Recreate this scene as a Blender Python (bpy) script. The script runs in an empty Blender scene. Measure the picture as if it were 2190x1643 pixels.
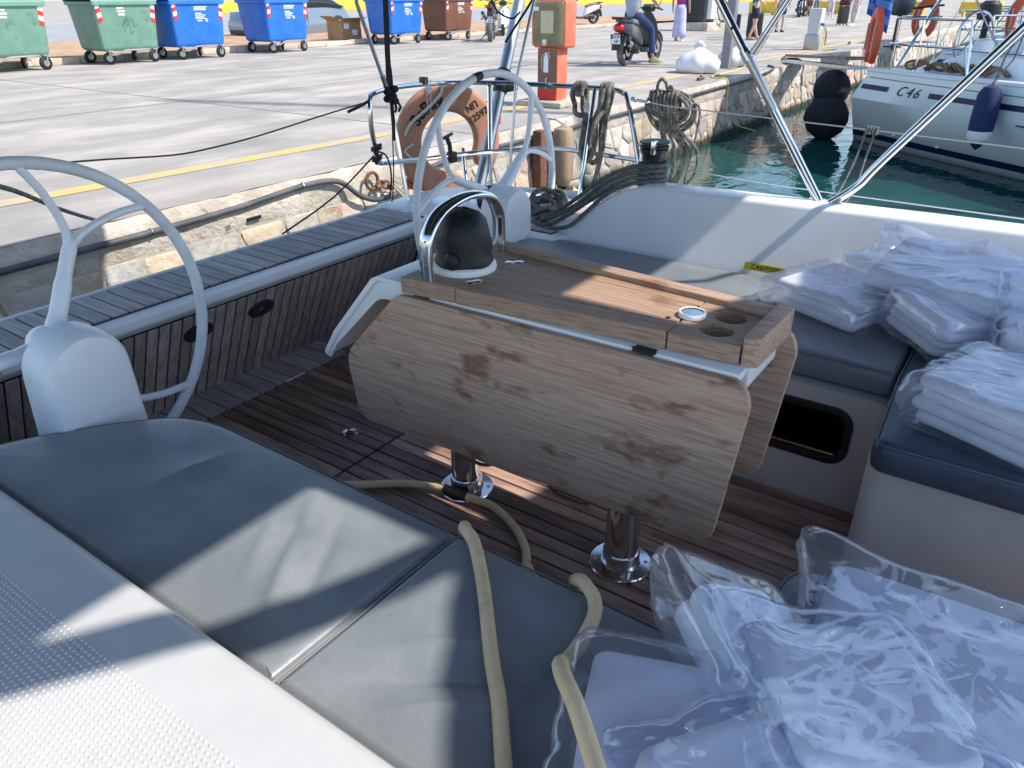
import bpy, bmesh, math, random
from mathutils import Vector, Matrix
import numpy as np
random.seed(7)
SC = bpy.context.scene
COL = SC.collection
PI = math.pi
rad = math.radians
# ------------------------------------------------------------ camera
cam_d = bpy.data.cameras.new('camera'); cam = bpy.data.objects.new('camera', cam_d); COL.objects.link(cam)
cam_d.sensor_width = 36; cam_d.lens = 36*1600/2190; cam_d.clip_start = .02; cam_d.clip_end = 3000
cam.matrix_world = (Matrix.Translation((0, 0, 1.435)) @ Matrix.Rotation(rad(35.1-90), 4, 'Z')
                    @ Matrix.Rotation(rad(90-27.46), 4, 'X') @ Matrix.Rotation(rad(-.26), 4, 'Z'))
SC.camera = cam
# ------------------------------------------------------------ sky and sun (sun stands to port and ahead of the boat)
SUN_DIR = Vector((.225, -.616, .755)).normalized()
w = bpy.data.worlds.new('World'); SC.world = w; w.use_nodes = True
nt = w.node_tree; bg = nt.nodes['Background']
sky = nt.nodes.new('ShaderNodeTexSky'); sky.sky_type = 'NISHITA'; sky.sun_disc = False
sky.sun_elevation = math.asin(SUN_DIR.z); sky.sun_rotation = math.atan2(SUN_DIR.x, SUN_DIR.y)
sky.altitude = 0; sky.air_density = 1.0; sky.dust_density = .5; sky.ozone_density = 1.2
nt.links.new(sky.outputs[0], bg.inputs[0]); bg.inputs[1].default_value = .15
sd = bpy.data.lights.new('sun', 'SUN'); sd.energy = 3.6; sd.angle = rad(.9); sd.color = (1, .94, .85)
so = bpy.data.objects.new('sun', sd); COL.objects.link(so)
so.rotation_euler = SUN_DIR.to_track_quat('Z', 'Y').to_euler(); so.location = SUN_DIR*30
SC.view_settings.view_transform = 'Standard'; SC.view_settings.look = 'None'
SC.view_settings.exposure = .90; SC.view_settings.gamma = 1
SC.render.engine = 'CYCLES'; SC.cycles.transparent_max_bounces = 24

# ------------------------------------------------------------ materials
MATS = {}
def mat(name, col, rough=.5, metal=0, col2=None, nscale=6, ndetail=4, lo=.4, hi=.62, stretch=(1, 1, 1), bump=0, bscale=40,
        rand=0, spec=.5, coat=0, trans=0, ior=1.45, bstretch=None, alpha=1, rough2=None, spots=None, spotscale=10, spotlo=.66, sheen=0, emit=None, tide=None, spotstretch=(1, 1, 1), spotw=.07, spotmax=1):
    if name in MATS: return MATS[name]
    m = bpy.data.materials.new(name); m.use_nodes = True; MATS[name] = m
    t = m.node_tree; L = t.links; P = t.nodes['Principled BSDF']
    P.inputs['Roughness'].default_value = rough; P.inputs['Metallic'].default_value = metal
    P.inputs['Specular IOR Level'].default_value = spec; P.inputs['Coat Weight'].default_value = coat
    P.inputs['Transmission Weight'].default_value = trans; P.inputs['IOR'].default_value = ior; P.inputs['Alpha'].default_value = alpha
    P.inputs['Sheen Weight'].default_value = sheen
    c4 = lambda c: (c[0], c[1], c[2], 1)
    P.inputs['Base Color'].default_value = c4(col)
    m.diffuse_color = c4(col)
    tc = t.nodes.new('ShaderNodeTexCoord')
    def noise(scale, st, detail):
        mp = t.nodes.new('ShaderNodeMapping'); mp.inputs['Scale'].default_value = st
        L.new(tc.outputs['Object'], mp.inputs[0])
        n = t.nodes.new('ShaderNodeTexNoise'); n.inputs['Scale'].default_value = scale; n.inputs['Detail'].default_value = detail
        n.inputs['Roughness'].default_value = .6
        L.new(mp.outputs[0], n.inputs['Vector']); return n
    out = None
    if col2 is not None:
        n = noise(nscale, stretch, ndetail)
        if rand:                         # every piece takes its own place in the pattern
            oi = t.nodes.new('ShaderNodeObjectInfo'); mu = t.nodes.new('ShaderNodeMath'); mu.operation = 'MULTIPLY'; mu.inputs[1].default_value = 57
            L.new(oi.outputs['Random'], mu.inputs[0]); n.noise_dimensions = '4D'; L.new(mu.outputs[0], n.inputs['W'])
        r = t.nodes.new('ShaderNodeValToRGB'); r.color_ramp.elements[0].position = lo; r.color_ramp.elements[1].position = hi
        r.color_ramp.elements[0].color = c4(col); r.color_ramp.elements[1].color = c4(col2)
        L.new(n.outputs['Fac'], r.inputs[0]); out = r.outputs[0]
        if rough2 is not None:
            rr = t.nodes.new('ShaderNodeMapRange'); rr.inputs[1].default_value = lo; rr.inputs[2].default_value = hi
            rr.inputs[3].default_value = rough; rr.inputs[4].default_value = rough2
            L.new(n.outputs['Fac'], rr.inputs[0]); L.new(rr.outputs[0], P.inputs['Roughness'])
    if spots is not None:
        n2 = noise(spotscale, spotstretch, 3); r2 = t.nodes.new('ShaderNodeValToRGB')
        r2.color_ramp.elements[0].position = spotlo; r2.color_ramp.elements[1].position = spotlo+spotw
        r2.color_ramp.elements[0].color = (0, 0, 0, 1); r2.color_ramp.elements[1].color = (spotmax, spotmax, spotmax, 1)
        L.new(n2.outputs['Fac'], r2.inputs[0])
        mx = t.nodes.new('ShaderNodeMix'); mx.data_type = 'RGBA'; mx.inputs[7].default_value = c4(spots)
        if out is None: mx.inputs[6].default_value = c4(col)
        else: L.new(out, mx.inputs[6])
        L.new(r2.outputs[0], mx.inputs[0]); out = mx.outputs[2]
    if rand:
        oi = t.nodes.new('ShaderNodeObjectInfo'); mr = t.nodes.new('ShaderNodeMapRange')
        mr.inputs[3].default_value = 1-rand; mr.inputs[4].default_value = 1+rand
        L.new(oi.outputs['Random'], mr.inputs[0])
        hs = t.nodes.new('ShaderNodeHueSaturation'); L.new(mr.outputs[0], hs.inputs['Value'])
        if out is None: hs.inputs['Color'].default_value = c4(col)
        else: L.new(out, hs.inputs['Color'])
        out = hs.outputs[0]
    if tide is not None:                 # weed and wet stain below the tide line (object z = 0 at the water)
        sx = t.nodes.new('ShaderNodeSeparateXYZ'); L.new(tc.outputs['Object'], sx.inputs[0]); n3 = noise(5, (1, 1, 1), 4)
        ma = t.nodes.new('ShaderNodeMath'); ma.operation = 'MULTIPLY_ADD'; ma.inputs[1].default_value = .16; L.new(n3.outputs['Fac'], ma.inputs[0]); L.new(sx.outputs['Z'], ma.inputs[2])
        r3 = t.nodes.new('ShaderNodeValToRGB'); r3.color_ramp.elements[0].position = .16; r3.color_ramp.elements[1].position = .25
        r3.color_ramp.elements[0].color = (1, 1, 1, 1); r3.color_ramp.elements[1].color = (0, 0, 0, 1); L.new(ma.outputs[0], r3.inputs[0])
        mx = t.nodes.new('ShaderNodeMix'); mx.data_type = 'RGBA'; mx.inputs[7].default_value = c4(tide); L.new(out, mx.inputs[6]); L.new(r3.outputs[0], mx.inputs[0]); out = mx.outputs[2]
    if out is not None: L.new(out, P.inputs['Base Color'])
    if bump:
        n = noise(bscale, bstretch or stretch, 5); b = t.nodes.new('ShaderNodeBump')
        b.inputs['Strength'].default_value = bump; b.inputs['Distance'].default_value = .02
        L.new(n.outputs['Fac'], b.inputs['Height']); L.new(b.outputs[0], P.inputs['Normal'])
    if emit: P.inputs['Emission Color'].default_value = c4(emit); P.inputs['Emission Strength'].default_value = 1
    return m
def film(name, tint=(.93, .95, 1), gloss=.5, bump=.6, bscale=9):
    """clear plastic film: see-through straight on, glossy at a slant, crinkled"""
    m = bpy.data.materials.new(name); m.use_nodes = True; t = m.node_tree; L = t.links
    for n in list(t.nodes): t.nodes.remove(n)
    o = t.nodes.new('ShaderNodeOutputMaterial'); mx = t.nodes.new('ShaderNodeMixShader'); tr = t.nodes.new('ShaderNodeBsdfTransparent')
    gl = t.nodes.new('ShaderNodeBsdfGlossy'); gl.inputs['Roughness'].default_value = .07; gl.inputs['Color'].default_value = (1, 1, 1, 1)
    tr.inputs[0].default_value = (*tint, 1)
    df = t.nodes.new('ShaderNodeBsdfTranslucent'); df.inputs[0].default_value = (.75, .76, .8, 1)
    m2 = t.nodes.new('ShaderNodeMixShader'); m2.inputs[0].default_value = .18
    L.new(tr.outputs[0], m2.inputs[1]); L.new(df.outputs[0], m2.inputs[2])
    lw = t.nodes.new('ShaderNodeLayerWeight'); lw.inputs[0].default_value = .35
    mr = t.nodes.new('ShaderNodeMapRange'); mr.inputs[3].default_value = .035; mr.inputs[4].default_value = gloss
    tc = t.nodes.new('ShaderNodeTexCoord'); n = t.nodes.new('ShaderNodeTexNoise'); n.inputs['Scale'].default_value = bscale
    n.noise_type = 'RIDGED_MULTIFRACTAL'; n.inputs['Detail'].default_value = 3; n.inputs['Distortion'].default_value = .5; n.inputs['Roughness'].default_value = .45
    v = t.nodes.new('ShaderNodeTexVoronoi'); v.inputs['Scale'].default_value = bscale*1.5; v.feature = 'DISTANCE_TO_EDGE'
    ad = t.nodes.new('ShaderNodeMath'); ad.operation = 'MULTIPLY_ADD'; ad.inputs[1].default_value = .35
    b = t.nodes.new('ShaderNodeBump'); b.inputs['Strength'].default_value = bump; b.inputs['Distance'].default_value = .05
    L.new(tc.outputs['Object'], n.inputs['Vector']); L.new(n.outputs['Color'], v.inputs['Vector']); L.new(v.outputs[0], ad.inputs[0]); L.new(n.outputs['Fac'], ad.inputs[2])
    L.new(ad.outputs[0], b.inputs['Height']); L.new(b.outputs[0], gl.inputs['Normal']); L.new(b.outputs[0], lw.inputs['Normal'])
    L.new(lw.outputs['Facing'], mr.inputs[0]); L.new(mr.outputs[0], mx.inputs[0]); L.new(m2.outputs[0], mx.inputs[1]); L.new(gl.outputs[0], mx.inputs[2])
    L.new(mx.outputs[0], o.inputs[0]); MATS[name] = m; return m

# ------------------------------------------------------------ mesh helpers
def B(): return bmesh.new()
def bx(bm, x0, x1, y0, y1, z0, z1, m=None):
    vs = [bm.verts.new(((x0, x1)[i & 1], (y0, y1)[i >> 1 & 1], (z0, z1)[i >> 2])) for i in range(8)]
    if m is not None:
        for v in vs: v.co = m @ v.co
    for f in ((0, 2, 3, 1), (4, 5, 7, 6), (0, 1, 5, 4), (2, 6, 7, 3), (0, 4, 6, 2), (1, 3, 7, 5)): bm.faces.new([vs[i] for i in f])
    return bm
def loft(bm, rings, cap=True, closed=True, loop=False):
    R = [[bm.verts.new(p) for p in r] for r in rings]; n = len(R[0])
    pairs = list(zip(R, R[1:])) + ([(R[-1], R[0])] if loop else [])
    for a, b in pairs:
        for i in range(n if closed else n-1):
            j = (i+1) % n
            bm.faces.new((a[i], a[j], b[j], b[i]))
    if cap and not loop and closed:
        bm.faces.new(R[0][::-1]); bm.faces.new(R[-1])
    return bm
def spline(pts, n=6, closed=False):
    P = [Vector(p) for p in pts]; N = len(P); out = []
    g = (lambda i: P[i % N]) if closed else (lambda i: P[max(0, min(N-1, i))])
    for i in range(N if closed else N-1):
        p0, p1, p2, p3 = g(i-1), g(i), g(i+1), g(i+2)
        for k in range(n):
            t = k/n
            out.append(.5*((2*p1)+(p2-p0)*t+(2*p0-5*p1+4*p2-p3)*t*t+(3*p1-p0-3*p2+p3)*t**3))
    if not closed: out.append(P[-1].copy())
    return out
def tube(bm, pts, r, seg=8, closed=False, prof=None, up=None, cap=True):
    """sweep a circle (or a profile of (u,v)) along a path; r a number or a list"""
    P = [Vector(p) for p in pts]; N = len(P)
    T = []
    for i in range(N):
        a = P[i-1] if (i > 0 or closed) else P[i]; b = P[(i+1) % N] if (i < N-1 or closed) else P[i]
        d = b-a
        T.append(d.normalized() if d.length > 1e-9 else Vector((0, 0, 1)))
    u = Vector(up) if up else (Vector((0, 0, 1)) if abs(T[0].z) < .9 else Vector((1, 0, 0)))
    rings = []
    for i in range(N):
        t = T[i]
        if up and abs(Vector(up).dot(t)) < .98: u = Vector(up)
        u = (u-t*u.dot(t)); u = u.normalized() if u.length > 1e-6 else t.orthogonal().normalized()
        v = t.cross(u); rr = r[i] if isinstance(r, (list, tuple)) else r
        if prof: rings.append([P[i]+u*a*rr+v*b*rr for a, b in prof])
        else: rings.append([P[i]+(u*math.cos(2*PI*k/seg)+v*math.sin(2*PI*k/seg))*rr for k in range(seg)])
    return loft(bm, rings, cap=cap, loop=closed)
def lathe(bm, prof, c=(0, 0, 0), seg=20, m=None, cap=True):
    c = Vector(c); rings = []
    for r, z in prof:
        ring = []
        for k in range(seg):
            a = 2*PI*k/seg; p = Vector((r*math.cos(a), r*math.sin(a), z))
            ring.append(c+(m @ p if m is not None else p))
        rings.append(ring)
    return loft(bm, rings, cap=cap)
def prism(bm, poly, z0, z1, f=None):
    """poly of (u,v) pushed from z0 to z1; f maps (u,v,w) to a point"""
    f = f or (lambda u, v, w: (u, v, w))
    return loft(bm, [[f(u, v, z0) for u, v in poly], [f(u, v, z1) for u, v in poly]])
def prism_holes(bm, outer, holes, z0, z1, f=None):
    f = f or (lambda u, v, w: Vector((u, v, w)))
    for z in (z0, z1):
        es = []
        for lp in [outer]+holes:
            vs = [bm.verts.new(f(u, v, z)) for u, v in lp]
            es += [bm.edges.new((vs[i], vs[(i+1) % len(vs)])) for i in range(len(vs))]
        bmesh.ops.triangle_fill(bm, edges=es, use_beauty=True, use_dissolve=False)
    for lp in [outer]+holes: loft(bm, [[f(u, v, z0) for u, v in lp], [f(u, v, z1) for u, v in lp]], cap=False)
    bmesh.ops.remove_doubles(bm, verts=bm.verts, dist=1e-5)
    bmesh.ops.recalc_face_normals(bm, faces=bm.faces)
    return bm
def circ(cx, cy, r, n=20, ry=None): return [(cx+r*math.cos(2*PI*k/n), cy+(ry or r)*math.sin(2*PI*k/n)) for k in range(n)]
def rrect(x0, x1, y0, y1, r, n=5):
    out = []
    for cx, cy, a in ((x1-r, y1-r, 0), (x0+r, y1-r, 90), (x0+r, y0+r, 180), (x1-r, y0+r, 270)):
        for k in range(n+1):
            t = rad(a+90*k/n); out.append((cx+r*math.cos(t), cy+r*math.sin(t)))
    return out
def roundpoly(P, r, n=4):
    """round the corners of a polygon; r a number or list per corner"""
    out = []; N = len(P)
    for i in range(N):
        p0, p, p2 = Vector(P[i-1]), Vector(P[i]), Vector(P[(i+1) % N]); rr = r[i] if isinstance(r, (list, tuple)) else r
        a, b = (p0-p), (p2-p); d = min(rr, a.length*.45, b.length*.45)
        A, Bp = p+a.normalized()*d, p+b.normalized()*d
        for k in range(n+1):
            t = k/n; q = A*(1-t)**2+p*2*t*(1-t)+Bp*t*t; out.append((q.x, q.y))
    return out
def ball(bm, c, r, seg=12, rings=8, m=None):
    rx, ry, rz = r if isinstance(r, (list, tuple)) else (r, r, r); c = Vector(c)
    prof = [(math.sin(PI*i/rings), -math.cos(PI*i/rings)) for i in range(rings+1)]
    prof[0] = (1e-4, -1); prof[-1] = (1e-4, 1)
    R = []
    for a, z in prof:
        ring = []
        for k in range(seg):
            p = Vector((a*math.cos(2*PI*k/seg)*rx, a*math.sin(2*PI*k/seg)*ry, z*rz))
            ring.append(c+(m @ p if m is not None else p))
        R.append(ring)
    return loft(bm, R)
WORLD = {}
def finish(bm, name, smooth=True, bevel=0, bseg=2, ang=35):
    bmesh.ops.remove_doubles(bm, verts=bm.verts, dist=1e-6)
    bmesh.ops.recalc_face_normals(bm, faces=bm.faces)
    if bevel:
        es = [e for e in bm.edges if len(e.link_faces) == 2 and e.calc_face_angle(0) > rad(30)]
        bmesh.ops.bevel(bm, geom=es, offset=bevel, segments=bseg, affect='EDGES', profile=.5, clamp_overlap=True)
    me = bpy.data.meshes.new(name); bm.to_mesh(me); bm.free()
    if smooth:
        me.polygons.foreach_set('use_smooth', [True]*len(me.polygons))
        me.set_sharp_from_angle(angle=rad(ang))
    return me
def link(name, me, m, parent=None):
    o = bpy.data.objects.new(name, me); COL.objects.link(o)
    if m is not None and not me.materials: me.materials.append(MATS[m] if isinstance(m, str) else m)
    if parent is not None: o.parent = parent
    return o
def obj(name, bm, m, parent=None, smooth=True, bevel=0, bseg=2, ang=35):
    """one mesh object; shapes under a thing placed with world=True are given in world space"""
    if parent is not None:
        r = parent; off = Vector((0, 0, 0))
        while r is not None:
            if r.name in WORLD: off = WORLD[r.name]
            r = r.parent
        if off.length:
            for v in bm.verts: v.co -= off
    return link(name, finish(bm, name, smooth, bevel, bseg, ang), m, parent)
def tag(o, label=None, cat=None, group=None, kind=None):
    if label: o['label'] = label
    if cat: o['category'] = cat
    if group: o['group'] = group
    if kind: o['kind'] = kind
    return o
def thing(name, label, cat, loc=(0, 0, 0), group=None, world=True):
    o = bpy.data.objects.new(name, None); COL.objects.link(o); o.empty_display_size = .1; o.location = loc
    if world: WORLD[o.name] = Vector(loc)
    return tag(o, label, cat, group)
def dup(root, loc, rotz=0, label=None, group=None, scale=None):
    def cp(o, par):
        c = o.copy(); COL.objects.link(c); c.parent = par
        for ch in o.children: cp(ch, c)
        return c
    r = cp(root, None); r.location = loc; r.rotation_euler = (0, 0, rotz)
    if scale: r.scale = (scale,)*3
    if label: r['label'] = label
    if group: r['group'] = group
    return r
def text_bm(s, size=1, bold=0, f=None, depth=.0, shear=0, space=1):
    """lettering as thin solid; f maps (u,v,w)"""
    c = bpy.data.curves.new('t', 'FONT'); c.body = s; c.size = size; c.extrude = depth/2; c.offset = bold; c.shear = shear
    c.align_x = 'CENTER'; c.align_y = 'CENTER'; c.space_character = space; c.resolution_u = 3
    o = bpy.data.objects.new('t', c); COL.objects.link(o)
    dg = bpy.context.evaluated_depsgraph_get(); me = bpy.data.meshes.new_from_object(o.evaluated_get(dg))
    bpy.data.objects.remove(o); bpy.data.curves.remove(c)
    bm = B(); bm.from_mesh(me); bpy.data.meshes.remove(me)
    if f:
        for v in bm.verts: v.co = f(*v.co)
    return bm
def skin(edges, radii, sub=2):
    """continuous body grown over joints: edges of names, radii name->(pos, r)"""
    names = list(radii); me = bpy.data.meshes.new('s')
    me.from_pydata([radii[n][0] for n in names], [(names.index(a), names.index(b)) for a, b in edges], [])
    o = bpy.data.objects.new('s', me); COL.objects.link(o)
    md = o.modifiers.new('k', 'SKIN'); md.use_smooth_shade = True
    for i, n in enumerate(names):
        r = radii[n][1]; me.skin_vertices[0].data[i].radius = r if isinstance(r, tuple) else (r, r)
        me.skin_vertices[0].data[i].use_root = (i == 0)
    s = o.modifiers.new('u', 'SUBSURF'); s.levels = sub; s.render_levels = sub
    dg = bpy.context.evaluated_depsgraph_get(); out = bpy.data.meshes.new_from_object(o.evaluated_get(dg))
    bpy.data.objects.remove(o); bpy.data.meshes.remove(me)
    bm = B(); bm.from_mesh(out); bpy.data.meshes.remove(out); return bm
# ------------------------------------------------------------ palette
mat('concrete', (.30, .276, .244), .85, col2=(.44, .39, .345), nscale=1.3, ndetail=8, lo=.42, hi=.64, stretch=(.45, 1.3, 1), bump=.25, bscale=14, spots=(.235, .22, .20), spotscale=.7, spotlo=.52, spotw=.16, spotmax=.75)
mat('coping', (.40, .34, .28), .9, col2=(.55, .49, .42), nscale=5, ndetail=9, bump=1, bscale=22, spots=(.2, .19, .17), spotscale=9, spotlo=.64)
mat('mortar', (.34, .30, .235), .95, tide=(.03, .034, .02), col2=(.42, .38, .31), nscale=6, bump=.8, bscale=30)
mat('stone_pink', (.52, .36, .30), .9, tide=(.035, .04, .022), col2=(.62, .52, .46), nscale=7, rand=.25, bump=.9, bscale=18)
mat('stone_pale', (.48, .44, .39), .9, tide=(.035, .04, .022), col2=(.38, .32, .27), nscale=7, rand=.2, bump=.9, bscale=18)
mat('stone_ochre', (.40, .30, .20), .9, tide=(.035, .04, .022), col2=(.46, .39, .31), nscale=7, rand=.25, bump=.9, bscale=18)
mat('stone_grey', (.40, .38, .35), .9, tide=(.035, .04, .022), col2=(.28, .27, .25), nscale=7, rand=.2, bump=.9, bscale=18)
mat('yellow_paint', (.58, .40, .14), .7, col2=(.42, .36, .27), nscale=4, ndetail=9, lo=.42, hi=.60)
mat('yellow_wall', (.80, .52, .04), .7, col2=(.62, .42, .08), nscale=2)
mat('soil', (.36, .21, .12), .95, col2=(.46, .32, .21), nscale=2, ndetail=8, bump=.6, bscale=12)
mat('asphalt', (.26, .27, .29), .9, col2=(.33, .33, .34), nscale=1.5)
mat('kerb_stone', (.55, .46, .37), .9, col2=(.44, .36, .29), nscale=4, rand=.12, bump=.6, bscale=12)
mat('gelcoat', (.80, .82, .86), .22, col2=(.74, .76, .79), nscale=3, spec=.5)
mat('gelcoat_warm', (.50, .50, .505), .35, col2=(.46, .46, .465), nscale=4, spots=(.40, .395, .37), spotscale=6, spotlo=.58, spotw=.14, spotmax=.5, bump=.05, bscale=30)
mat('white_paint', (.80, .81, .83), .3)
mat('teak_grey', (.42, .375, .365), .6, col2=(.29, .25, .24), nscale=9, ndetail=6, stretch=(7, .7, 3), rand=.22, bump=.25, bscale=20, bstretch=(9, .6, 4))
mat('teak_front', (.42, .325, .29), .5, col2=(.27, .20, .18), nscale=8, ndetail=6, stretch=(7, 2, .8), rand=.25, bump=.25, bscale=16, bstretch=(9, 1, .6))
mat('teak_wet', (.38, .25, .195), .42, col2=(.17, .095, .072), nscale=5, ndetail=6, stretch=(6, .8, 3), rand=.35, bump=.25, bscale=20, bstretch=(9, .6, 4), rough2=.28)
mat('caulk', (.008, .008, .009), .6)
mat('black_rubber', (.012, .012, .013), .55)
mat('black_plastic', (.02, .02, .022), .4)
mat('black_cloth', (.012, .013, .017), .9, col2=(.02, .021, .026), nscale=30, bump=.4, bscale=60)
mat('steel', (.72, .72, .72), .12, metal=1)
mat('steel_dull', (.55, .56, .57), .32, metal=1)
mat('aluminium', (.50, .52, .55), .38, metal=1)
mat('rope_grey', (.29, .275, .245), .95, col2=(.11, .108, .10), nscale=30, ndetail=3, bump=1, bscale=90)
mat('rope_dark', (.12, .12, .125), .9, col2=(.19, .19, .19), nscale=35, bump=.8, bscale=90)
mat('rope_thin', (.11, .09, .09), .9)
mat('rope_red', (.10, .035, .035), .9)
mat('rope_yellow', (.70, .56, .12), .8)
mat('pipe_black', (.055, .06, .066), .6, col2=(.10, .10, .105), nscale=5)
mat('red_paint', (.62, .13, .07), .55, col2=(.70, .19, .11), nscale=6)
mat('rust', (.20, .085, .045), .9, col2=(.11, .05, .035), nscale=20, bump=.6)
mat('yellow_label', (.62, .50, .03), .5)
mat('ink', (.012, .012, .014), .6)
mat('white_ink', (.8, .82, .85), .6)

# ------------------------------------------------------------ quay, wall, water
Q = .165                                         # quay level above the cockpit floor
WL = -.745                                       # water level
rng = random.Random(3)
bm = B()
edge = [(-60, 4.8)] + [(x*.25-2, 4.8+rng.uniform(-.018, .022)) for x in range(100)] + [(60, 4.8), (500, 4.8)]
lo = [bm.verts.new((x, y, Q)) for x, y in edge]; hi = [bm.verts.new((x, 17.62, Q)) for x, y in edge]
fr = [bm.verts.new((x, 420, Q)) for x, y in edge]
for i in range(len(edge)-1):
    bm.faces.new((lo[i], lo[i+1], hi[i+1], hi[i])); bm.faces.new((hi[i], hi[i+1], fr[i+1], fr[i]))
tag(obj('quay_pavement', bm, 'concrete'), kind='structure')
bm = B(); pts = [(-6, 5.93), (2.2, 5.87), (5.6, 5.71), (10.8, 5.70), (21, 5.71), (140, 5.71)]
loft(bm, [[(x, y-.10, Q+.004) for x, y in pts], [(x, y+.10, Q+.004) for x, y in pts]], closed=False)
tag(obj('painted_edge_line', bm, 'yellow_paint'), kind='structure')
mat('joint', (.20, .185, .165), .9, col2=(.27, .25, .22), nscale=3)
for k, (x0, x1, y0, y1) in enumerate(((6.35, 6.375, 4.83, 17.5), (12.9, 12.925, 4.83, 17.5), (19.6, 19.63, 4.83, 17.5), (-20, 60, 9.9, 9.925))):
    bm = B(); loft(bm, [[(x0, y0, Q+.003), (x1, y0, Q+.003)], [(x0, y1, Q+.003), (x1, y1, Q+.003)]], closed=False); tag(obj('pavement_joint', bm, 'joint'), kind='structure')
bm = B(); loft(bm, [[(-60, 26.5, Q+.006), (500, 26.5, Q+.006)], [(-60, 44, Q+.006), (500, 44, Q+.006)]], closed=False)
tag(obj('road', bm, 'asphalt'), kind='structure')
# harbour water
m = mat('sea', (.006, .055, .046), .03, spec=.5, ior=1.33)
t = m.node_tree; P = t.nodes['Principled BSDF']; tc = t.nodes.new('ShaderNodeTexCoord')
mp = t.nodes.new('ShaderNodeMapping'); mp.inputs['Scale'].default_value = (1.1, 1.6, 1); mp.inputs['Rotation'].default_value = (0, 0, .5)
n1 = t.nodes.new('ShaderNodeTexNoise'); n1.inputs['Scale'].default_value = 1.7; n1.inputs['Detail'].default_value = 3; n1.inputs['Distortion'].default_value = .6
bp = t.nodes.new('ShaderNodeBump'); bp.inputs['Strength'].default_value = .16; bp.inputs['Distance'].default_value = .12
t.links.new(tc.outputs['Object'], mp.inputs[0]); t.links.new(mp.outputs[0], n1.inputs['Vector'])
t.links.new(n1.outputs['Fac'], bp.inputs['Height']); t.links.new(bp.outputs[0], P.inputs['Normal'])
bm = B(); loft(bm, [[(-60, -300, WL), (500, -300, WL)], [(-60, 4.9, WL), (500, 4.9, WL)]], closed=False)
tag(obj('water', bm, 'sea'), kind='structure')

# the quay's stone face: a concrete coping above rough stones set in mortar
wall = thing('quay_wall', 'rough stone quay wall with concrete coping rising from green water', 'wall', (8, 4.8, WL))
yw = lambda z: 4.80-(Q-z)*.11
CZ = -.10
bm = B(); rings = []
xs = [-60, -20]+[x*.16-4 for x in range(190)]+[32, 60, 120, 400]
for j, z in enumerate((Q-.001, Q-.03, .06, -.02, CZ)):
    rings.append([(x, yw(z)-(.006, .02, .028, .026, .0)[j]+rng.uniform(-.012, .012)*(j < 4), z+rng.uniform(-.012, .012)*(j in (1, 2, 3))) for x in xs])
loft(bm, rings, closed=False); obj('coping', bm, 'coping', wall, ang=60)
bm = B(); loft(bm, [[(x, yw(z), z) for x in (-60, 30, 400)] for z in (CZ+.01, -1.4)], closed=False); obj('mortar_bed', bm, 'mortar', wall)
def voronoi(seeds, bounds):
    cells = []
    for i, (sx, sz) in enumerate(seeds):
        x0, x1, z0, z1 = bounds; poly = [(max(x0, sx-1.2), z0), (min(x1, sx+1.2), z0), (min(x1, sx+1.2), z1), (max(x0, sx-1.2), z1)]
        for j, (tx, tz) in enumerate(seeds):
            if j == i or abs(tx-sx) > 1.3: continue
            mx, mz, nx, nz = (sx+tx)/2, (sz+tz)/2, tx-sx, tz-sz; new = []
            for k in range(len(poly)):
                a, b = poly[k], poly[(k+1) % len(poly)]
                da = (a[0]-mx)*nx+(a[1]-mz)*nz; db = (b[0]-mx)*nx+(b[1]-mz)*nz
                if da <= 0: new.append(a)
                if (da < 0 < db) or (db < 0 < da):
                    s = da/(da-db); new.append((a[0]+(b[0]-a[0])*s, a[1]+(b[1]-a[1])*s))
            poly = new
            if len(poly) < 3: break
        cells.append(poly)
    return cells
seeds = []
x = -.4
while x < 46:
    st = .30 if x < 19 else .62
    for r in range(3): seeds.append((x+rng.uniform(-.4, .4)*st+(st*.5 if r % 2 else 0), CZ-.11-r*.225+rng.uniform(-.06, .06)))
    x += st
nst = 0
for (sx, sz), poly in zip(seeds, voronoi(seeds, (-1.0, 46, -.78, CZ+.005))):
    if len(poly) < 3 or nst >= 300: continue
    cx = sum(p[0] for p in poly)/len(poly); cz = sum(p[1] for p in poly)/len(poly)
    P2 = roundpoly([(cx+(p[0]-cx)*.91+rng.uniform(-.008, .008), cz+(p[1]-cz)*.89+rng.uniform(-.006, .006)) for p in poly], .016, 1)
    bm = B(); k = rng.uniform(.008, .026)
    rings = []
    for s, d in ((1, -.01), (.985, .55), (.90, .85), (.5, .95)):
        rings.append([(cx+(u-cx)*s, yw(v)-d*k+rng.uniform(-.006, .006)*(d > .4), cz+(v-cz)*s) for u, v in P2])
    loft(bm, rings)
    obj('stone', bm, rng.choice(('stone_pink', 'stone_pale', 'stone_pale', 'stone_ochre', 'stone_pink', 'stone_grey')), wall, ang=50); nst += 1
# a slot and an iron stub in the coping
bm = B(); bx(bm, 3.36, 3.48, yw(-.03)-.04, yw(-.03)+.02, -.045, -.022); obj('drain_slot', bm, 'caulk', wall)

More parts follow.
